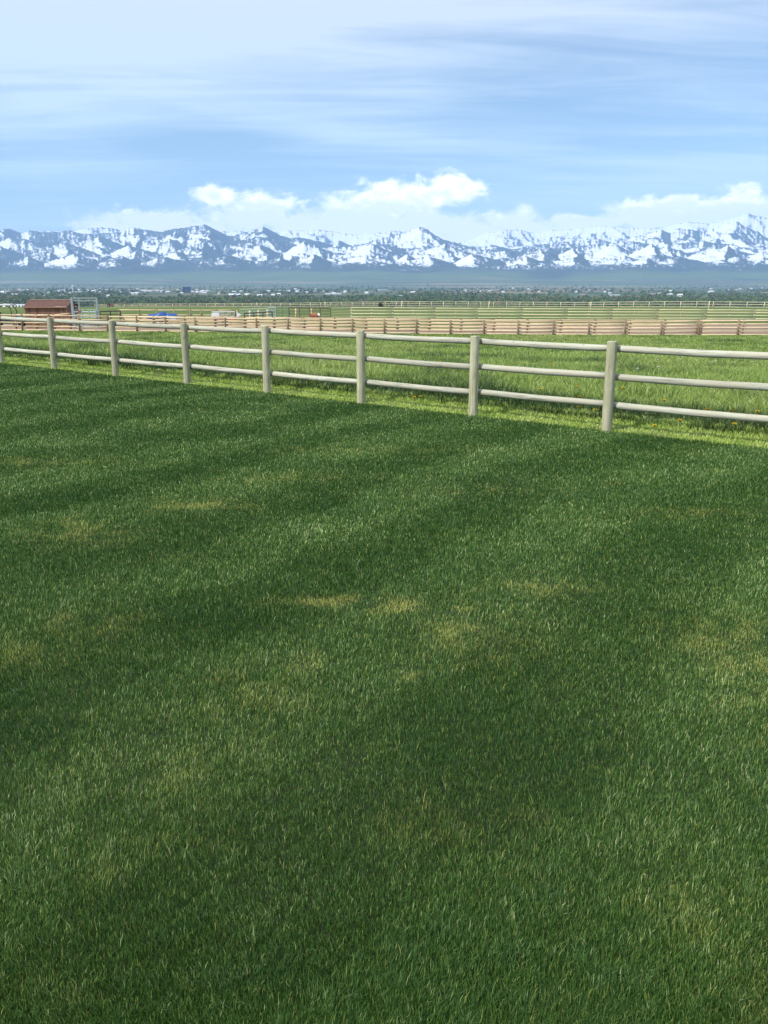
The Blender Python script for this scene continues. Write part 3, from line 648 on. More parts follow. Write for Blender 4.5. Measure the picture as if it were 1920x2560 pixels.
# far fence on the crest: straight line, 62 posts
a0 = Vector((pray(236, 765)[0]*236, 236, 0)); a1 = Vector((pray(2000, 765)[0]*150, 150, 0))
nn = 62; B_ = []; T_ = []
FTY = [(236, 761), (480, 760.5), (700, 758), (840, 755.5), (960, 754), (1200, 754.3), (1440, 755.5), (1600, 754), (1745, 753.3), (1920, 755), (2000, 756)]
for i in range(nn):
    p = a0.lerp(a1, i/(nn-1)); p.z = gzs(p.x, p.y); xp = CX+F*p.x/(p.y*CP+(-p.z+CAMZ)*SP)
    tz = atY(xp, I(FTY, xp), p.y).z; B_.append(p); T_.append(Vector((p.x, p.y, min(max(tz, p.z+.95), p.z+1.55))))
pole_fence('field_fence', 'long thin three rail fence on the field crest, farthest fence before the woods', None, B_, T_, (.96, .60, .22), .075, .05, M_FRAIL, M_FRAIL, span=2)
for (x, yt, Y, lean) in ((1003.5, 753, 150, .1), (1219, 754, 146, .15), (1473, 755, 143, .02), (1766, 753, 141, .0), (645, 757, 175, 0), (814, 755, 170, 0)):
    b, tp = post_at(x, yt, Y); h = tp.z-b.z+.05
    o = MB().tube([(0, 0, -.2), (lean*.5, 0, h*.5), (lean, 0, h)], .085, 8, True, .02).build('tall_post', M_FRAIL, None, True); o.location = b
    tag(o, 'lone tall pale wooden post standing just in front of the crest fence', 'post', 'tall posts by the crest fence')

# ------------------------------------------------------------------ brown shed
M_BOARD = None
m, t = mat('brown_shed_boards'); tc = t.n('ShaderNodeTexCoord'); v = tc.outputs['Object']; sx = t.n('ShaderNodeSeparateXYZ', i_0=v)
hx = t.m('ADD', sx.outputs[0], t.m('MULTIPLY', sx.outputs[1], 1.3)); bi = t.m('FLOOR', t.m('MULTIPLY', hx, 4.2))
wn = t.n('ShaderNodeTexWhiteNoise', noise_dimensions='1D'); t.set(wn.inputs['W'], bi)
gg = t.noise(t.mapping(v, (6, 6, 1.2)), 2, 6, .65)
col = t.mix(t.m('ADD', t.m('MULTIPLY', wn.outputs[0], .7), t.m('MULTIPLY', gg, .35)), c4((.085, .040, .022)), c4((.28, .155, .09)))
b = t.n('ShaderNodeBsdfPrincipled'); t.set(b.inputs['Base Color'], col); b.inputs['Roughness'].default_value = .8; finish(t, b); M_BOARD = m
M_ROOF = simple('rust_brown_roofing', (.125, .052, .034), .75, vary=.15, scale=3); M_TRIM = simple('shed_trim_wood', (.30, .16, .10), .7); M_TRIML = simple('pale_roof_trim', (.62, .47, .38), .6)
Ys = 78.0; fl = atY(62, 766, Ys); fr = atY(165, 767, Ys); gzd = gzs(fl.x, Ys)
W_ = fr.x-fl.x; He = fl.z-gzd; D_ = 3.0; ridge = atY(120, 750, Ys+D_/2).z-gzd
shed = thing('wooden_shed', (fl.x, Ys, gzd), 'small reddish brown board shed with a gable roof behind the corral rails', 'shed')
mb = MB(); wth = .05
outl = [(0, 0, 0), (0, D_, 0), (0, D_, He), (0, D_/2, ridge-.06), (0, 0, He)]
mb.prism(outl, (W_, 0, 0)); mb.build('wall', M_BOARD, shed)
bt = MB()
for i in range(int(W_*4.2)+1): bt.box((i/4.2+.02, -.012, He*.5), (.035, .024, He-.12))
bt.build('batten', M_TRIM, shed)
for sgn, nm in ((-1, 'a'), (1, 'b')):
    y0 = D_/2+sgn*(D_/2+.16); zo = He-.06
    r = MB(); sl = math.atan2(ridge-zo, D_/2+.16)
    o1 = [(-.14, D_/2+sgn*.002, ridge+.02), (-.14, y0, zo+.02), (-.14, y0, zo-.03), (-.14, D_/2+sgn*.002, ridge-.03)]
    r.prism(o1, (W_+.28, 0, 0)); r.build('roof', M_ROOF, shed)
MB().box((W_/2, D_/2, ridge+.035), (W_+.3, .16, .03)).build('ridge_cap', M_TRIML, shed)
MB().box((W_/2, -.185, He-.07), (W_+.28, .03, .12)).build('fascia_board', M_TRIM, shed)
MB().box((W_-.42, -.205, He-.02), (1.0, .015, .05)).build('gutter', M_TRIML, shed)
for ex in (0, W_): MB().box((ex, -.02, He/2-.05), (.09, .05, He-.12)).build('corner_board', M_TRIM, shed)

# ------------------------------------------------------------------ galvanised gate frame
M_GALV = simple('galvanised_steel', (.36, .42, .43), .45, .35, .12, 9); M_GALVB = simple('blue_grey_steel_panel', (.40, .52, .56), .5, .3, .1); M_RUST = simple('rust_red_steel', (.30, .09, .06), .75)
Yg = 76.5; gx0 = atY(184, 800, Yg).x; gx1 = atY(246, 800, Yg).x; zg = gzs(gx0, Yg); Wg = gx1-gx0; Hg = atY(184, 744, Yg).z-zg
g = thing('livestock_gate', (gx0, Yg, zg), 'tall galvanised steel livestock gate frame with pale bars beside the brown shed', 'gate')
for xx, rr_ in ((0, .09), (Wg, .07)): MB().box((xx, 0, Hg/2), (rr_*2, rr_*2, Hg)).build('upright', M_GALV, g)
MB().box((Wg-.17, .25, Hg/2-.15), (.08, .08, Hg-.3)).build('upright', M_GALV, g)
for zz, th in ((Hg-.04, .09), (Hg-.27, .08)): MB().box((Wg/2, 0, zz), (Wg-.16, .07, th)).build('top_bar', M_GALV, g)
MB().box((.60, .02, Hg*.73), (.09, .06, Hg*.46)).build('slide_bar', M_GALV, g)
pn = MB(); ph = Hg*.56
for k in range(7): pn.tube([(.15, -.1, .12+k*(ph-.15)/6), (Wg-.1, -.1, .12+k*(ph-.15)/6)], .026 if k < 6 else .04, 6)
for k in range(4): pn.tube([(.2+k*.62, -.14, .05), (.2+k*.62, -.14, ph+.12)], .03, 6)
pn.build('gate_panel', M_GALVB, g)
for k in range(3): MB().tube([(.15, .3, Hg-.5-k*.28), (Wg-.1, .3, Hg-.5-k*.28)], .02, 6).build('bar', M_GALVB, g)
MB().box((.62, -.12, Hg*.55), (.26, .1, .22)).build('latch', M_RUST, g)
# rust red panel beside it
px0 = atY(247, 800, 77).x; px1 = atY(272, 800, 77).x
rp = thing('steel_fence', (px0, 77, gzs(px0, 77)), 'low rust red corral panel just right of the galvanised gate', 'panel')
q = MB(); 
for k in range(5): q.tube([(0, 0, .12+k*.24), (px1-px0, 0, .12+k*.24)], .06, 6)
q.build('bar', M_RUST, rp)
for xx in (0, px1-px0): MB().tube([(xx, 0, -.1), (xx, 0, 1.25)], .045, 7).build('upright', M_RUST, rp)

# ------------------------------------------------------------------ pipe gates and panels
M_DARKP = simple('dark_pipe_steel', (.055, .052, .05), .5, .2); M_TEALP = simple('pale_teal_gate_steel', (.35, .47, .46), .5, .2); M_GREENP = simple('green_gate_steel', (.10, .22, .17), .5, .1); M_BROWNP = simple('brown_pipe_steel', (.16, .13, .10), .6, .1)
def pipe_gate(name, label, cat, xa, ya, Ya, xb, yb, Yb, mt, nb=4, nv=2, r=.035, group=None, hgt=None):
    a, b = atY(xa, ya, Ya), atY(xb, yb, Yb); za, zb = gzs(a.x, Ya), gzs(b.x, Yb)
    o = thing(name, (a.x, Ya, za), label, cat, group)
    dv = Vector((b.x-a.x, Yb-Ya, zb-za)); ha, hb = a.z-za, b.z-zb
    for k in range(nb):
        f = 1-k*.22*4/max(nb, 4)
        MB().tube([(0, 0, ha*f), dv+Vector((0, 0, hb*f))], r*(1.25 if k == 0 else .8), 7).build('bar', mt, o)
    for k in range(nv+1):
        f = k/nv; MB().tube([dv*f+Vector((0, 0, -.1)), dv*f+Vector((0, 0, ha+(hb-ha)*f))], r, 7).build('upright', mt, o)
    return o
pipe_gate('pipe_gate', 'dark steel pipe gate slanting up behind the corral rails, right of the white trailer', 'gate', 611, 783.5, 84, 680, 779, 84, M_DARKP, 2, 3, .05)
pipe_gate('pipe_gate', 'pale teal steel gate with a bright end post standing in the field', 'gate', 672, 769, 93, 689, 769, 93, M_TEALP, 4, 2, .05)
pipe_gate('pipe_gate', 'green steel gate hanging between the pale teal gate and the brown panel', 'gate', 690, 770, 93.2, 721, 770, 93.2, M_GREENP, 5, 2, .035)
pipe_gate('steel_fence', 'brown steel pipe panel behind the red-brown calf', 'panel', 722, 769.5, 93.4, 826, 770, 95, M_BROWNP, 4, 4, .05)
pipe_gate('steel_fence', 'thin pale pipe panel joining the brown panel to the yellow pole fence', 'panel', 826, 771, 95.5, 879, 770, 98, M_FRAIL, 4, 1, .035)
pipe_gate('pipe_gate', 'dark pipe gate just right of the tall galvanised gate frame', 'gate', 250, 779, 84, 301, 777.5, 86, M_DARKP, 2, 2, .045)
pipe_gate('steel_fence', 'thin grey green pipe panel behind the white trailer', 'panel', 600, 774, 96, 672, 770.5, 94, M_TEALP, 3, 4, .022)
for i, (x, yt) in enumerate(((564+30, 776), (626.5, 776.5), (648, 775), (670.5, 774.5), (741, 771.5), (780, 770.5))):
    b, tp = post_at(x, yt, 94.6 if x > 700 else 90); o = MB().tube([(0, 0, -.2), (0, 0, tp.z-b.z)], .10, 8, True, .03).build('wooden_post', M_CRAIL, None, True); o.location = b
    tag(o, 'stout pale wooden gate post in the field behind the corrals', 'post', 'gate posts behind the corrals')

# ------------------------------------------------------------------ trailer under a blue tarpaulin
M_TARP = simple('blue_tarpaulin', (.015, .085, .31), .5, 0, .15, 2, bump=.4); M_GREY = simple('grey_painted_steel', (.42, .43, .44), .5, .1); M_TYRE = simple('black_tyre_rubber', (.03, .03, .03), .85); M_WHITE = simple('white_painted_metal', (.72, .72, .68), .45, vary=.07); M_RED = simple('red_painted_metal', (.50, .045, .03), .5)
def wheel(x, y, z, r, w_, parent, axis=(0, 1, 0)):
    ax = Vector(axis); c = Vector((x, y, z))
    wo = MB().tube([c-ax*w_/2, c-ax*w_*.35, c+ax*w_*.35, c+ax*w_/2], [r*.86, r, r, r*.86], 16).build('wheel', M_TYRE, parent, False)
    MB().tube([c-ax*(w_/2+.01), c+ax*(w_/2+.01)], r*.5, 12).build('rim', M_GREY, wo); return wo
tx0, tx1, Yt = atY(366, 790, 82).x, atY(442, 790, 82).x, 82; zt = gzs(tx0, Yt); Wt = tx1-tx0
tr = thing('flatbed_trailer', (tx0, Yt, zt), 'flatbed trailer loaded high and covered with a crumpled bright blue tarpaulin', 'trailer')
MB().box((Wt/2, .6, .62), (Wt, 1.5, .12)).build('bed', M_GREY, tr)
for xx in (Wt*.4, Wt*.62): wheel(xx, -.2, .33, .33, .2, tr); wheel(xx, 1.4, .33, .33, .2, tr)
MB().tube([(Wt, .6, .6), (Wt+.9, .6, .5)], .05, 6).build('drawbar', M_GREY, tr)
nxg, nyg = 34, 14; gx = np.linspace(0, Wt, nxg); gy = np.linspace(-.15, 1.35, nyg); GX, GY = np.meshgrid(gx, gy)
prof_x = np.interp(GX/Wt, [0, .06, .2, .35, .45, .55, .62, .72, .85, .95, 1], [.75, 1.05, 1.12, 1.17, 1.33, 1.30, 1.02, 1.2, 1.1, 1.0, .72])
side = np.clip(np.minimum(GY+.15, 1.35-GY)/.25, 0, 1)**.6
GZ = .66+(prof_x-.66)*(.25+.75*side) + fbm(GX*3, GY*3+2, 3)*.16
Pp = np.stack([GX, GY, GZ], -1)
o = gridmesh('tarpaulin', Pp, M_TARP, smooth=False); o.parent = tr
so = o.modifiers.new('thick', 'SOLIDIFY'); so.thickness = .02
MB().box((Wt*.9, -.2, .78), (.5, .06, .28)).build('side_board', simple('pale_blue_board', (.30, .47, .72), .5), tr)

# ------------------------------------------------------------------ white and red implement trailer
ix0, ix1, Yi = atY(528, 790, 84).x, atY(602, 790, 84).x, 84; zi = gzs(ix0, Yi); Wi = ix1-ix0
im = thing('farm_trailer', (ix0, Yi, zi), 'white farm trailer with open truss sides and a red chassis behind the corral rails', 'trailer')
MB().box((Wi*.14, .4, 1.02), (Wi*.26, .9, .34)).build('tank', M_WHITE, im)
MB().box((Wi*.42, .4, .62), (Wi*.8, .8, .16)).build('chassis', M_RED, im)
MB().box((Wi*.2, -.05, .78), (Wi*.22, .1, .14)).build('hitch_guard', M_RED, im)
MB().tube([(Wi*.02, 0, 1.30), (Wi*.82, 0, 1.32)], .04, 6).build('top_rail', M_WHITE, im)
MB().tube([(Wi*.28, 0, .80), (Wi*.82, 0, .80)], .05, 6).build('lower_rail', M_WHITE, im)
for k in range(5):
    xa = Wi*(.29+k*.106); MB().tube([(xa, 0, .80), (xa+Wi*.106, 0, 1.30)] if k % 2 == 0 else [(xa, 0, 1.30), (xa+Wi*.106, 0, .80)], .035, 6).build('brace', M_GREY, im)
MB().tube([(Wi*.83, 0, .2), (Wi*.83, 0, 1.4)], .06, 7).build('upright', M_DARKP, im)
MB().prism([(Wi*.86, 0, 1.22), (Wi*1.0, 0, 1.02), (Wi*.86, 0, .72)], (0, .5, 0)).build('hopper', M_WHITE, im)
for xx in (Wi*.3, Wi*.55): wheel(xx, -.15, .32, .32, .2, im); wheel(xx, .95, .32, .32, .2, im)

# ------------------------------------------------------------------ utility vehicle at the left edge
uv = thing('utility_vehicle', (atY(-22, 800, 80).x, 80, gzs(-36, 80)), 'dark utility vehicle with a white roof canopy at the left edge', 'vehicle')
UV = 3.0; zr = atY(0, 762, 80).z-uv.location.z; xr = atY(24, 770, 80).x-uv.location.x
MB().box((xr/2-.2, .7, zr), (xr+.5, 1.3, .09)).box((xr/2-.2, .7, zr-.06), (xr+.36, 1.2, .04)).build('roof', M_WHITE, uv)
for yy in (.12, 1.28):
    MB().tube([(xr-.28, yy, zr-.06), (xr-.02, yy, zr-.30), (xr+.08, yy, zr-.65), (xr+.02, yy, .85)], .04, 7).build('roof_post', M_DARKP, uv)
    MB().tube([(-.1, yy, zr-.06), (-.15, yy, .8)], .04, 7).build('roof_post', M_DARKP, uv)
MB().prism([(-.5, 0, .35), (xr+.95, 0, .35), (xr+.98, 0, .85), (xr+.1, 0, 1.0), (xr-.5, 0, .62), (.3, 0, .62), (.25, 0, 1.0), (-.5, 0, 1.0)], (0, 1.4, 0)).build('body', simple('dark_vehicle_body', (.03, .03, .035), .4), uv)
MB().box((.6, .7, .78), (.5, 1.1, .18)).box((.38, .7, 1.08), (.14, 1.1, .5)).build('seat', M_TYRE, uv)
for xx in (.1, xr+.5): wheel(xx, 0, .32, .32, .24, uv); wheel(xx, 1.4, .32, .32, .24, uv)

# ------------------------------------------------------------------ white hutches in the field on the left
M_HUT = simple('white_hutch', (.78, .79, .78), .5, vary=.05)
def hutch():
    o = thing('calf_hutch', (0, 0, 0), 'x', 'hutch', 'white hutches at the end of the field')
    MB().prism([(-.9, -1, 0), (-.9, 1, 0), (-.9, .75, 1.0), (-.9, 0, 1.5), (-.9, -.75, 1.0)], (1.8, 0, 0)).build('shell', M_HUT, o)
    MB().box((.2, -.93, .42), (.7, .16, .75)).build('opening', M_TYRE, o); return reg(o)
h0 = hutch(); hx = [12, 20, 29, 37, 45, 53, 61]
for i, x in enumerate(hx):
    o = h0 if i == 0 else copy_tree(h0); Yh = 212+i*2; X_ = pray(x, 762)[0]*Yh
    o.location = (X_, Yh, gzs(X_, Yh)); o.rotation_euler.z = R(90-20); o.scale = (.42, .42, .6); o['label'] = ['leftmost white hutch beside the white canopy roof', 'second white hutch from the left in the row', 'third white hutch from the left in the row', 'middle white hutch of the row left of the shed', 'third white hutch from the brown shed', 'second white hutch from the brown shed', 'white hutch nearest the brown shed'][i]

# ------------------------------------------------------------------ calf behind the corral
m, t = mat('red_brown_hide'); tc = t.n('ShaderNodeTexCoord'); sx = t.n('ShaderNodeSeparateXYZ', i_0=tc.outputs['Object']); nn_ = t.noise(tc.outputs['Object'], 7, 4, .6)
white = t.smooth(t.m('ADD', sx.outputs[0], t.m('MULTIPLY', nn_, .1)), .70, .74)
b = t.n('ShaderNodeBsdfPrincipled'); t.set(b.inputs['Base Color'], t.mix(white, t.mix(nn_, c4((.17, .05, .022)), c4((.30, .10, .045))), c4((.75, .70, .62)))); b.inputs['Roughness'].default_value = .75
finish(t, b); M_HIDE = m
def skinned(name, V, E, Rr, mt, sub=2, root=0):
    me = bpy.data.meshes.new(name); me.from_pydata(V, E, []); me.materials.append(mt)
    o = bpy.data.objects.new(name, me); COL.objects.link(o)
    sk = o.modifiers.new('skin', 'SKIN'); sk.use_smooth_shade = True
    ly = me.skin_vertices[0] if len(me.skin_vertices) else None
    for i, r in enumerate(Rr):
        ly.data[i].radius = (r, r) if not isinstance(r, tuple) else r
        ly.data[i].use_root = (i == root)
    sb = o.modifiers.new('sub', 'SUBSURF'); sb.levels = sb.render_levels = sub; return o
Yc = 92.0; cx0 = atY(779, 790, Yc).x; zc = gzs(cx0, Yc)
cv = [(0, 0, .62), (.30, 0, .66), (.55, 0, .66), (.68, -.04, .72), (.80, -.12, .74), (.93, -.22, .62), (-.22, 0, .64),
      (-.22, .10, .50), (-.26, .11, .30), (-.24, .11, .04), (-.22, -.10, .50), (-.27, -.11, .30), (-.24, -.11, .04),
      (.52, .10, .48), (.53, .11, .27), (.53, .11, .04), (.52, -.10, .48), (.53, -.11, .27), (.53, -.11, .04), (-.36, 0, .66), (-.41, 0, .35)]
ce = [(0, 1), (1, 2), (2, 3), (3, 4), (4, 5), (0, 6), (6, 7), (7, 8), (8, 9), (6, 10), (10, 11), (11, 12), (2, 13), (13, 14), (14, 15), (2, 16), (16, 17), (17, 18), (6, 19), (19, 20)]
crad = [(.21, .23), (.22, .24), (.20, .24), .13, .105, .06, (.18, .20), .085, .05, .035, .085, .05, .035, .075, .045, .035, .075, .045, .035, .03, .02]
calf = thing('calf', (cx0+.45, Yc, zc), 'reddish brown calf with a white face standing behind the corral rails', 'calf')
body = skinned('body', cv, ce, crad, M_HIDE); body.parent = calf
for yy in (-.20, -.02): MB().tube([(.78, yy+(-.02 if yy < -.1 else .02), .80), (.74, yy+(-.12 if yy < -.1 else .12), .80)], [.035, .012], 6, flat=.5).build('ear', M_HIDE, calf)
calf.scale = (1.15,)*3; calf.rotation_euler.z = R(-38); calf.location.x -= .25

# ------------------------------------------------------------------ small red tractor far off, dark shrub, bare saplings
tX = pray(285, 760)[0]*225; tt = thing('tractor', (tX, 222, gzs(tX, 222)), 'small faded red tractor in front of the woods above the crest fence', 'tractor', rz=R(8))
M_FRED = simple('faded_red_paint', (.34, .12, .09), .7); tt.scale = (.55, .6, .68)
MB().box((.3, 0, 1.05), (1.7, .7, .6)).build('hood', M_FRED, tt); MB().box((-.9, 0, 1.75), (1.1, 1.1, .1)).build('roof', M_FRED, tt)
for xx in (-1.4, -.42):
    for yy in (-.5, .5): MB().tube([(xx, yy, .9), (xx, yy, 1.75)], .05, 6).build('roof_post', M_DARKP, tt)
for yy in (-.65, .65): wheel(-.9, yy, .65, .65, .35, tt); wheel(.85, yy, .4, .4, .25, tt)

# ------------------------------------------------------------------ trees
def leaf_mat(name, c1, c2):
    m, t = mat(name); geo = t.n('ShaderNodeNewGeometry'); oi = t.n('ShaderNodeObjectInfo')
    n = t.noise(t.mapping(geo.outputs['Position'], (.02, .02, .02)), 1.0, 3, .6); rr_ = t.m('ADD', t.m('MULTIPLY', geo.outputs['Random Per Island'], .55), t.m('MULTIPLY', t.smooth(n, .35, .65), .45))
    b = t.n('ShaderNodeBsdfPrincipled'); t.set(b.inputs['Base Color'], t.mix(rr_, c4(c1), c4(c2))); b.inputs['Roughness'].default_value = .6; b.inputs['Specular IOR Level'].default_value = .2
    finish(t, b); return m
M_LEAF = [leaf_mat('dark_green_foliage', (.055, .09, .045), (.10, .15, .07)), leaf_mat('mid_green_foliage', (.08, .125, .05), (.14, .20, .08)), leaf_mat('pale_spring_foliage', (.09, .14, .05), (.16, .22, .09)), leaf_mat('bare_branch_tan', (.13, .10, .07), (.22, .17, .12))]
M_BARK = simple('grey_brown_bark', (.16, .12, .09), .9)
def crown_arrays(cx, cy, cz, h, rad, n, size, r):
    """leaf clumps gathered in several lobes; returns quads"""
    L = r.integers(4, 8); lob = np.stack([r.normal(0, .42, L)*rad, r.normal(0, .42, L)*rad, cz+h*r.uniform(.35, .82, L)], -1); lr = rad*r.uniform(.40, .75, L)
    which = r.integers(0, L, n); dirv = r.normal(0, 1, (n, 3)); dirv /= np.linalg.norm(dirv, axis=1)[:, None]
    c = lob[which] + dirv*(lr[which]*r.uniform(.55, 1.05, n))[:, None]*np.array([1, 1, .8]); c[:, 0] += cx; c[:, 1] += cy
    c[:, 2] = np.maximum(c[:, 2], cz+h*.10)
    a = r.normal(0, 1, (n, 3)); a /= np.linalg.norm(a, axis=1)[:, None]; b = np.cross(a, r.normal(0, 1, (n, 3))); b /= np.linalg.norm(b, axis=1)[:, None]
    s = (size*r.uniform(.6, 1.3, n))[:, None]
    return np.stack([c-a*s-b*s*.6, c+a*s-b*s*.6, c+a*s*.8+b*s*.7, c-a*s*.8+b*s*.7], 1)
def quads_obj(name, Q, mt, parent=None, kind=None):
    n = len(Q); o = npmesh(name, Q.reshape(-1, 3), np.arange(n*4), np.arange(n)*4, np.full(n, 4), mt, kind=kind); o.parent = parent; return o
TZ = [(62, 'left of the brown shed'), (184, 'above the brown shed roof'), (250, 'seen through the tall steel gate'), (365, 'left of the blue tarpaulin'), (445, 'above the blue tarpaulin'), (525, 'between blue tarpaulin and white trailer'), (605, 'above the white trailer'),
      (722, 'above the teal and green gates'), (830, 'above the brown calf'), (945, 'just left of the dark bush'), (1220, 'right of the dark bush'), (1470, 'right of the middle of the crest fence'), (1766, 'above the right part of the crest fence'), (1e9, 'above the far right end of the crest fence')]
KIND = [('green', 'dark green leafy tree in the dense wood below the crest of the field', 0, 'dark green tree,'), ('green', 'mid green leafy tree at the near edge of the far wood', 1, 'mid green tree,'), ('pale', 'pale spring green tree standing out of the darker wood', 2, 'pale spring green tree,'), ('bare', 'tan leafless tree among the green trees of the far wood', 3, 'tan leafless tree,')]
protos = []
for k, (kn, lab, mi, _l) in enumerate(KIND):
    for vv in range(2):
        o = thing(('tree', 'tree', 'tree', 'bare_tree')[k], (0, 1500, -45), lab, 'tree', 'trees at the near edge of the far wood')
        hgt = (13, 12, 11, 9)[k]
        quads_obj('crown', crown_arrays(0, 0, 0, hgt, (5.2, 4.8, 4.2, 3.6)[k], 260, .62 if k < 3 else .35, np.random.default_rng(50+k*3+vv)), M_LEAF[mi], o)
        MB().tube([(0, 0, -1), (.1, 0, hgt*.3), (.3, .1, hgt*.65)], [.38, .28, .1], 7).tube([(.1, 0, hgt*.3), (1.4, .4, hgt*.6)], [.18, .06], 5).tube([(.1, 0, hgt*.35), (-1.3, -.3, hgt*.65)], [.16, .05], 5).build('trunk', M_BARK, o)
        protos.append(reg(o))
used = set()
for i in range(150):
    x = -40 + 2000*(i+random.random())/150; Y_t = random.uniform(1560, 2150)
    k = random.choices([0, 1, 2, 3], [4, 4, 1.3, 1.2 if x < 1000 or x > 1450 else .3])[0]*2+random.randint(0, 1)
    o = protos[k] if k not in used else copy_tree(protos[k]); used.add(k)
    X_ = pray(x, 750)[0]*Y_t; o.location = (X_, Y_t, gzs(X_, Y_t)); o.rotation_euler.z = random.uniform(0, 6.28); o['label'] = KIND[k//2][3]+' '+zone(x, TZ); sc = random.uniform(.7, 1.2); o.scale = (sc*1.1, sc*1.1, sc)
for k, o in enumerate(protos):
    if k not in used: o.location = (pray(300+k*60, 750)[0]*1700, 1700, -45)
# the rest of the wood reads as one mass
Qs = [[], [], [], []]; rr = np.random.default_rng(5)
for i in range(9500):
    Yt_ = 1650*(1/(1-rr.uniform(0, 1)*.70)); u = rr.uniform(-.66, .66); X_ = u*Yt_
    dens = fbm(np.array([X_/500]), np.array([Yt_/700]), 3)[0]
    if Yt_ > 2600 and dens < -.05+.25*(Yt_-2600)/2600: continue
    k = rr.choice(4, p=[.46, .34, .10, .10]); sc = rr.uniform(.65, 1.3)
    Qs[k].append(crown_arrays(X_, Yt_, gzs(X_, Yt_), 12*sc, 5.5*sc, 70 if Yt_ < 2600 else 34, (1.1 if Yt_ < 2600 else 1.7)*sc, rr))
for k, nm in enumerate(('dark_woodland', 'green_woodland', 'pale_woodland', 'bare_woodland')):
    o = quads_obj(nm, np.concatenate(Qs[k]), M_LEAF[k]); tag(o, ('dark green trees', 'mid green trees', 'pale spring trees', 'leafless tan trees')[k]+' of the far wood across the valley', 'woodland', None, 'stuff')
# scattered tree lines among the town
Q = []
for i in range(2600):
    Yt_ = rr.uniform(4200, 9800); X_ = rr.uniform(-.62, .62)*Yt_; dens = fbm(np.array([X_/900+3]), np.array([Yt_/500]), 3)[0]
    if dens < .02: continue
    sc = rr.uniform(.7, 1.2); Q.append(crown_arrays(X_, Yt_, gzs(X_, Yt_), 11*sc, 9*sc, 16, 3.6*sc, rr))
tag(quads_obj('town_trees', np.concatenate(Q), M_LEAF[0]), 'distant dark trees scattered through the town', 'woodland', None, 'stuff')
sh = thing('shrub', (pray(951, 755)[0]*190, 190, gzs(0, 190)), 'dark brown green bush standing behind the crest fence', 'shrub')
quads_obj('foliage', crown_arrays(0, 0, -.3, 1.2, .42, 300, .07, rr), leaf_mat('dark_bush_foliage', (.02, .022, .012), (.07, .045, .03)), sh)
MB().tube([(0, 0, -.2), (0, 0, .7)], [.05, .02], 6).build('stem', M_BARK, sh)
for i, x in enumerate((228, 303)):
    X_ = pray(x, 760)[0]*215; o = thing('sapling', (X_, 215, gzs(X_, 215)), ('thin dark leafless sapling seen through the galvanised gate', 'thin dark leaning leafless sapling right of the red tractor')[i], 'sapling')
    s = 1 if i else -1
    MB().tube([(0, 0, 0), (.1*s, 0, .8), (.6*s, 0, 1.6), (1.1*s, 0, 2.1)], [.09, .08, .05, .02], 6).build('trunk', M_BARK, o)
    MB().tube([(.1*s, 0, .8), (-.25*s, .1, 1.7)], [.05, .02], 5).tube([(.3*s, 0, 1.2), (.9*s, .1, 1.35)], [.04, .015], 5).build('branches', M_BARK, o)

# ------------------------------------------------------------------ town in the valley
M_WROOF = simple('white_metal_roof', (.62, .63, .64), .5, vary=.04); M_GROOF = simple('grey_shingle_roof', (.22, .22, .23), .8); M_TWALL = simple('cream_wall', (.66, .63, .57), .8, vary=.05); M_BWALL = simple('brick_wall', (.36, .20, .14), .8); M_WIN = simple('window_glass', (.05, .07, .09), .15)
def house(name, W2, D2, H2, rh, wm, rm, lab, cat, group):
    o = thing(name, (0, 5000, -45), lab, cat, group)
    MB().box((0, 0, H2/2), (W2, D2, H2)).build('wall', wm, o)
    MB().prism([(-W2/2-.5, -D2/2-.6, H2-.1), (-W2/2-.5, 0, H2+rh), (-W2/2-.5, D2/2+.6, H2-.1)], (W2+1, 0, 0)).build('roof', rm, o)
    nw = max(2, int(W2/6)); wb = MB()
    for q in range(nw): wb.box((-W2/2+W2*(q+.5)/nw, -D2/2-.03, H2*.55), (W2/nw*.4, .1, H2*.35))
    wb.build('window', M_WIN, o)
    MB().box((W2*.18, -D2/2-.05, 1.2), (1.6, .12, 2.4)).build('door', M_GREY, o)
    return reg(o)
HP = [house('house', 16, 10, 4.5, 3, M_TWALL, M_WROOF, 'small pale house with a light roof among the distant trees', 'house', 'houses of the town in the valley'),
      house('house', 15, 10, 4.5, 3.2, M_BWALL, M_GROOF, 'small brown house with a dark roof in the distant town', 'house', 'houses of the town in the valley'),
      house('warehouse', 70, 26, 5, 1.6, M_WROOF, M_WROOF, 'long white warehouse in the distant town on the valley floor', 'warehouse', 'white warehouses of the town'),
      house('house', 14, 9, 5.5, 2.6, M_WROOF, M_WROOF, 'small white house in the valley', 'house', 'houses of the town in the valley')]
usedh = set()
def put(k, x, Y, rz=None, sc=1, label=None, group=True):
    if k in usedh: o = copy_tree(HP[k])
    else: o = HP[k]; usedh.add(k)
    X_ = pray(x, 725)[0]*Y; o.location = (X_, Y, gzs(X_, Y)); o.rotation_euler.z = random.uniform(-.6, .6) if rz is None else rz; o.scale = (sc,)*3
    o['label'] = label or HL[k]+' '+zone(x, TZ).replace('above', 'over')
    return o
HL = ['pale house,', 'brown house,', 'long white warehouse,', 'small white house,']
rh_ = random.Random(3)
for i in range(13): put(2, rh_.choice([rh_.uniform(-20, 480), rh_.uniform(-20, 560), rh_.uniform(560, 960)]), rh_.uniform(4500, 6300), None, rh_.uniform(.45, 1.15))
for i in range(120):
    x = rh_.uniform(-40, 1960) if i % 3 else rh_.uniform(-40, 700); put(rh_.choice([0, 3, 3, 0, 1]), x, rh_.choice([rh_.uniform(3000, 4800), rh_.uniform(3800, 7800)]), None, rh_.uniform(.8, 1.4))
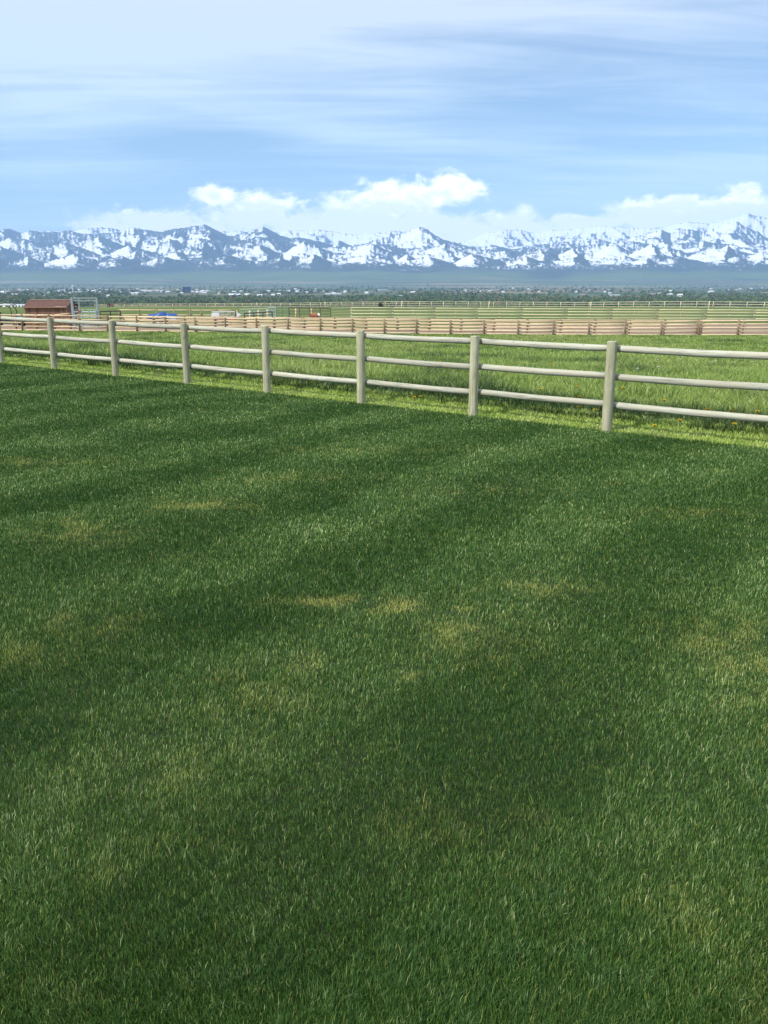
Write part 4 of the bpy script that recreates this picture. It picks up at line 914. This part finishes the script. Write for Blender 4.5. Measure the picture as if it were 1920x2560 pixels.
for x, y, Y, sc, lab in ((833, 732, 3700, 1.0, 'long white warehouse left of the middle, in front of the other town buildings'), (1001, 735, 3300, .5, 'white barn near the middle of the far wood'), (1237, 735, 3300, .45, 'white peaked barn in the wood right of the middle'), (1535, 734, 3400, .65, 'low white barn in the wood towards the right'), (1832, 721, 6200, .9, 'white building at the foot of the slope far right'), (18, 727, 4800, .9, 'large white warehouse at the far left of the town')):
    put(2, x, Y, 0, sc, lab)
# landmarks
X_ = pray(182, 722)[0]*4700
wt = thing('water_tower', (X_, 4700, gzs(X_, 4700)), 'slim white tower rising above the left part of the town', 'tower')
MB().tube([(0, 0, 0), (0, 0, 26)], [3.0, 2.6], 12).build('shaft', M_WROOF, wt); MB().tube([(0, 0, 25), (0, 0, 28), (0, 0, 35), (0, 0, 38)], [2.8, 5, 5, 2], 14).build('tank', M_WROOF, wt)
X_ = pray(155, 722)[0]*4900
dm = thing('arena', (X_, 4900, gzs(X_, 4900)), 'large white building with a low domed roof left of the slim tower', 'building')
MB().box((0, 0, 6), (110, 60, 12)).build('wall', M_TWALL, dm)
dm.scale = (.45, .45, .5)
MB().prism([(-58*math.cos(a), -30, 12+13*math.sin(a)) for a in [math.pi*k/10 for k in range(11)]], (0, 60, 0)).build('roof', M_WROOF, dm)
X_ = pray(467, 728)[0]*4500
bb_ = thing('office_tower', (X_, 4500, gzs(X_, 4500)), 'dark blue block rising above the white town buildings', 'building')
MB().box((0, 0, 15), (38, 24, 30)).build('wall', simple('dark_blue_cladding', (.03, .05, .16), .5), bb_)
q = MB()
for k in range(6): q.box((0, -12.1, 4+k*4.2), (34, .3, 1.6))
q.build('window', M_WIN, bb_); MB().box((4, 0, 31), (14, 12, 2.5)).build('roof_plant', M_GREY, bb_)

# ------------------------------------------------------------------ haze
HZ = 30000
hb = MB().box((0, 5000, 975), (44000, 42000, 2*1030)); 
m, t = mat('haze_air'); pvn = t.n('ShaderNodeVolumePrincipled'); pvn.inputs['Color'].default_value = (.41, .63, 1.0, 1); pvn.inputs['Density'].default_value = 4.4e-5; pvn.inputs['Anisotropy'].default_value = .0
oo = t.n('ShaderNodeOutputMaterial'); t.t.links.new(pvn.outputs[0], oo.inputs['Volume'])
m.cycles.homogeneous_volume = True if hasattr(m.cycles, 'homogeneous_volume') else None
ho = hb.build('haze', m); ho['kind'] = 'stuff'
print('objects', len(bpy.data.objects))
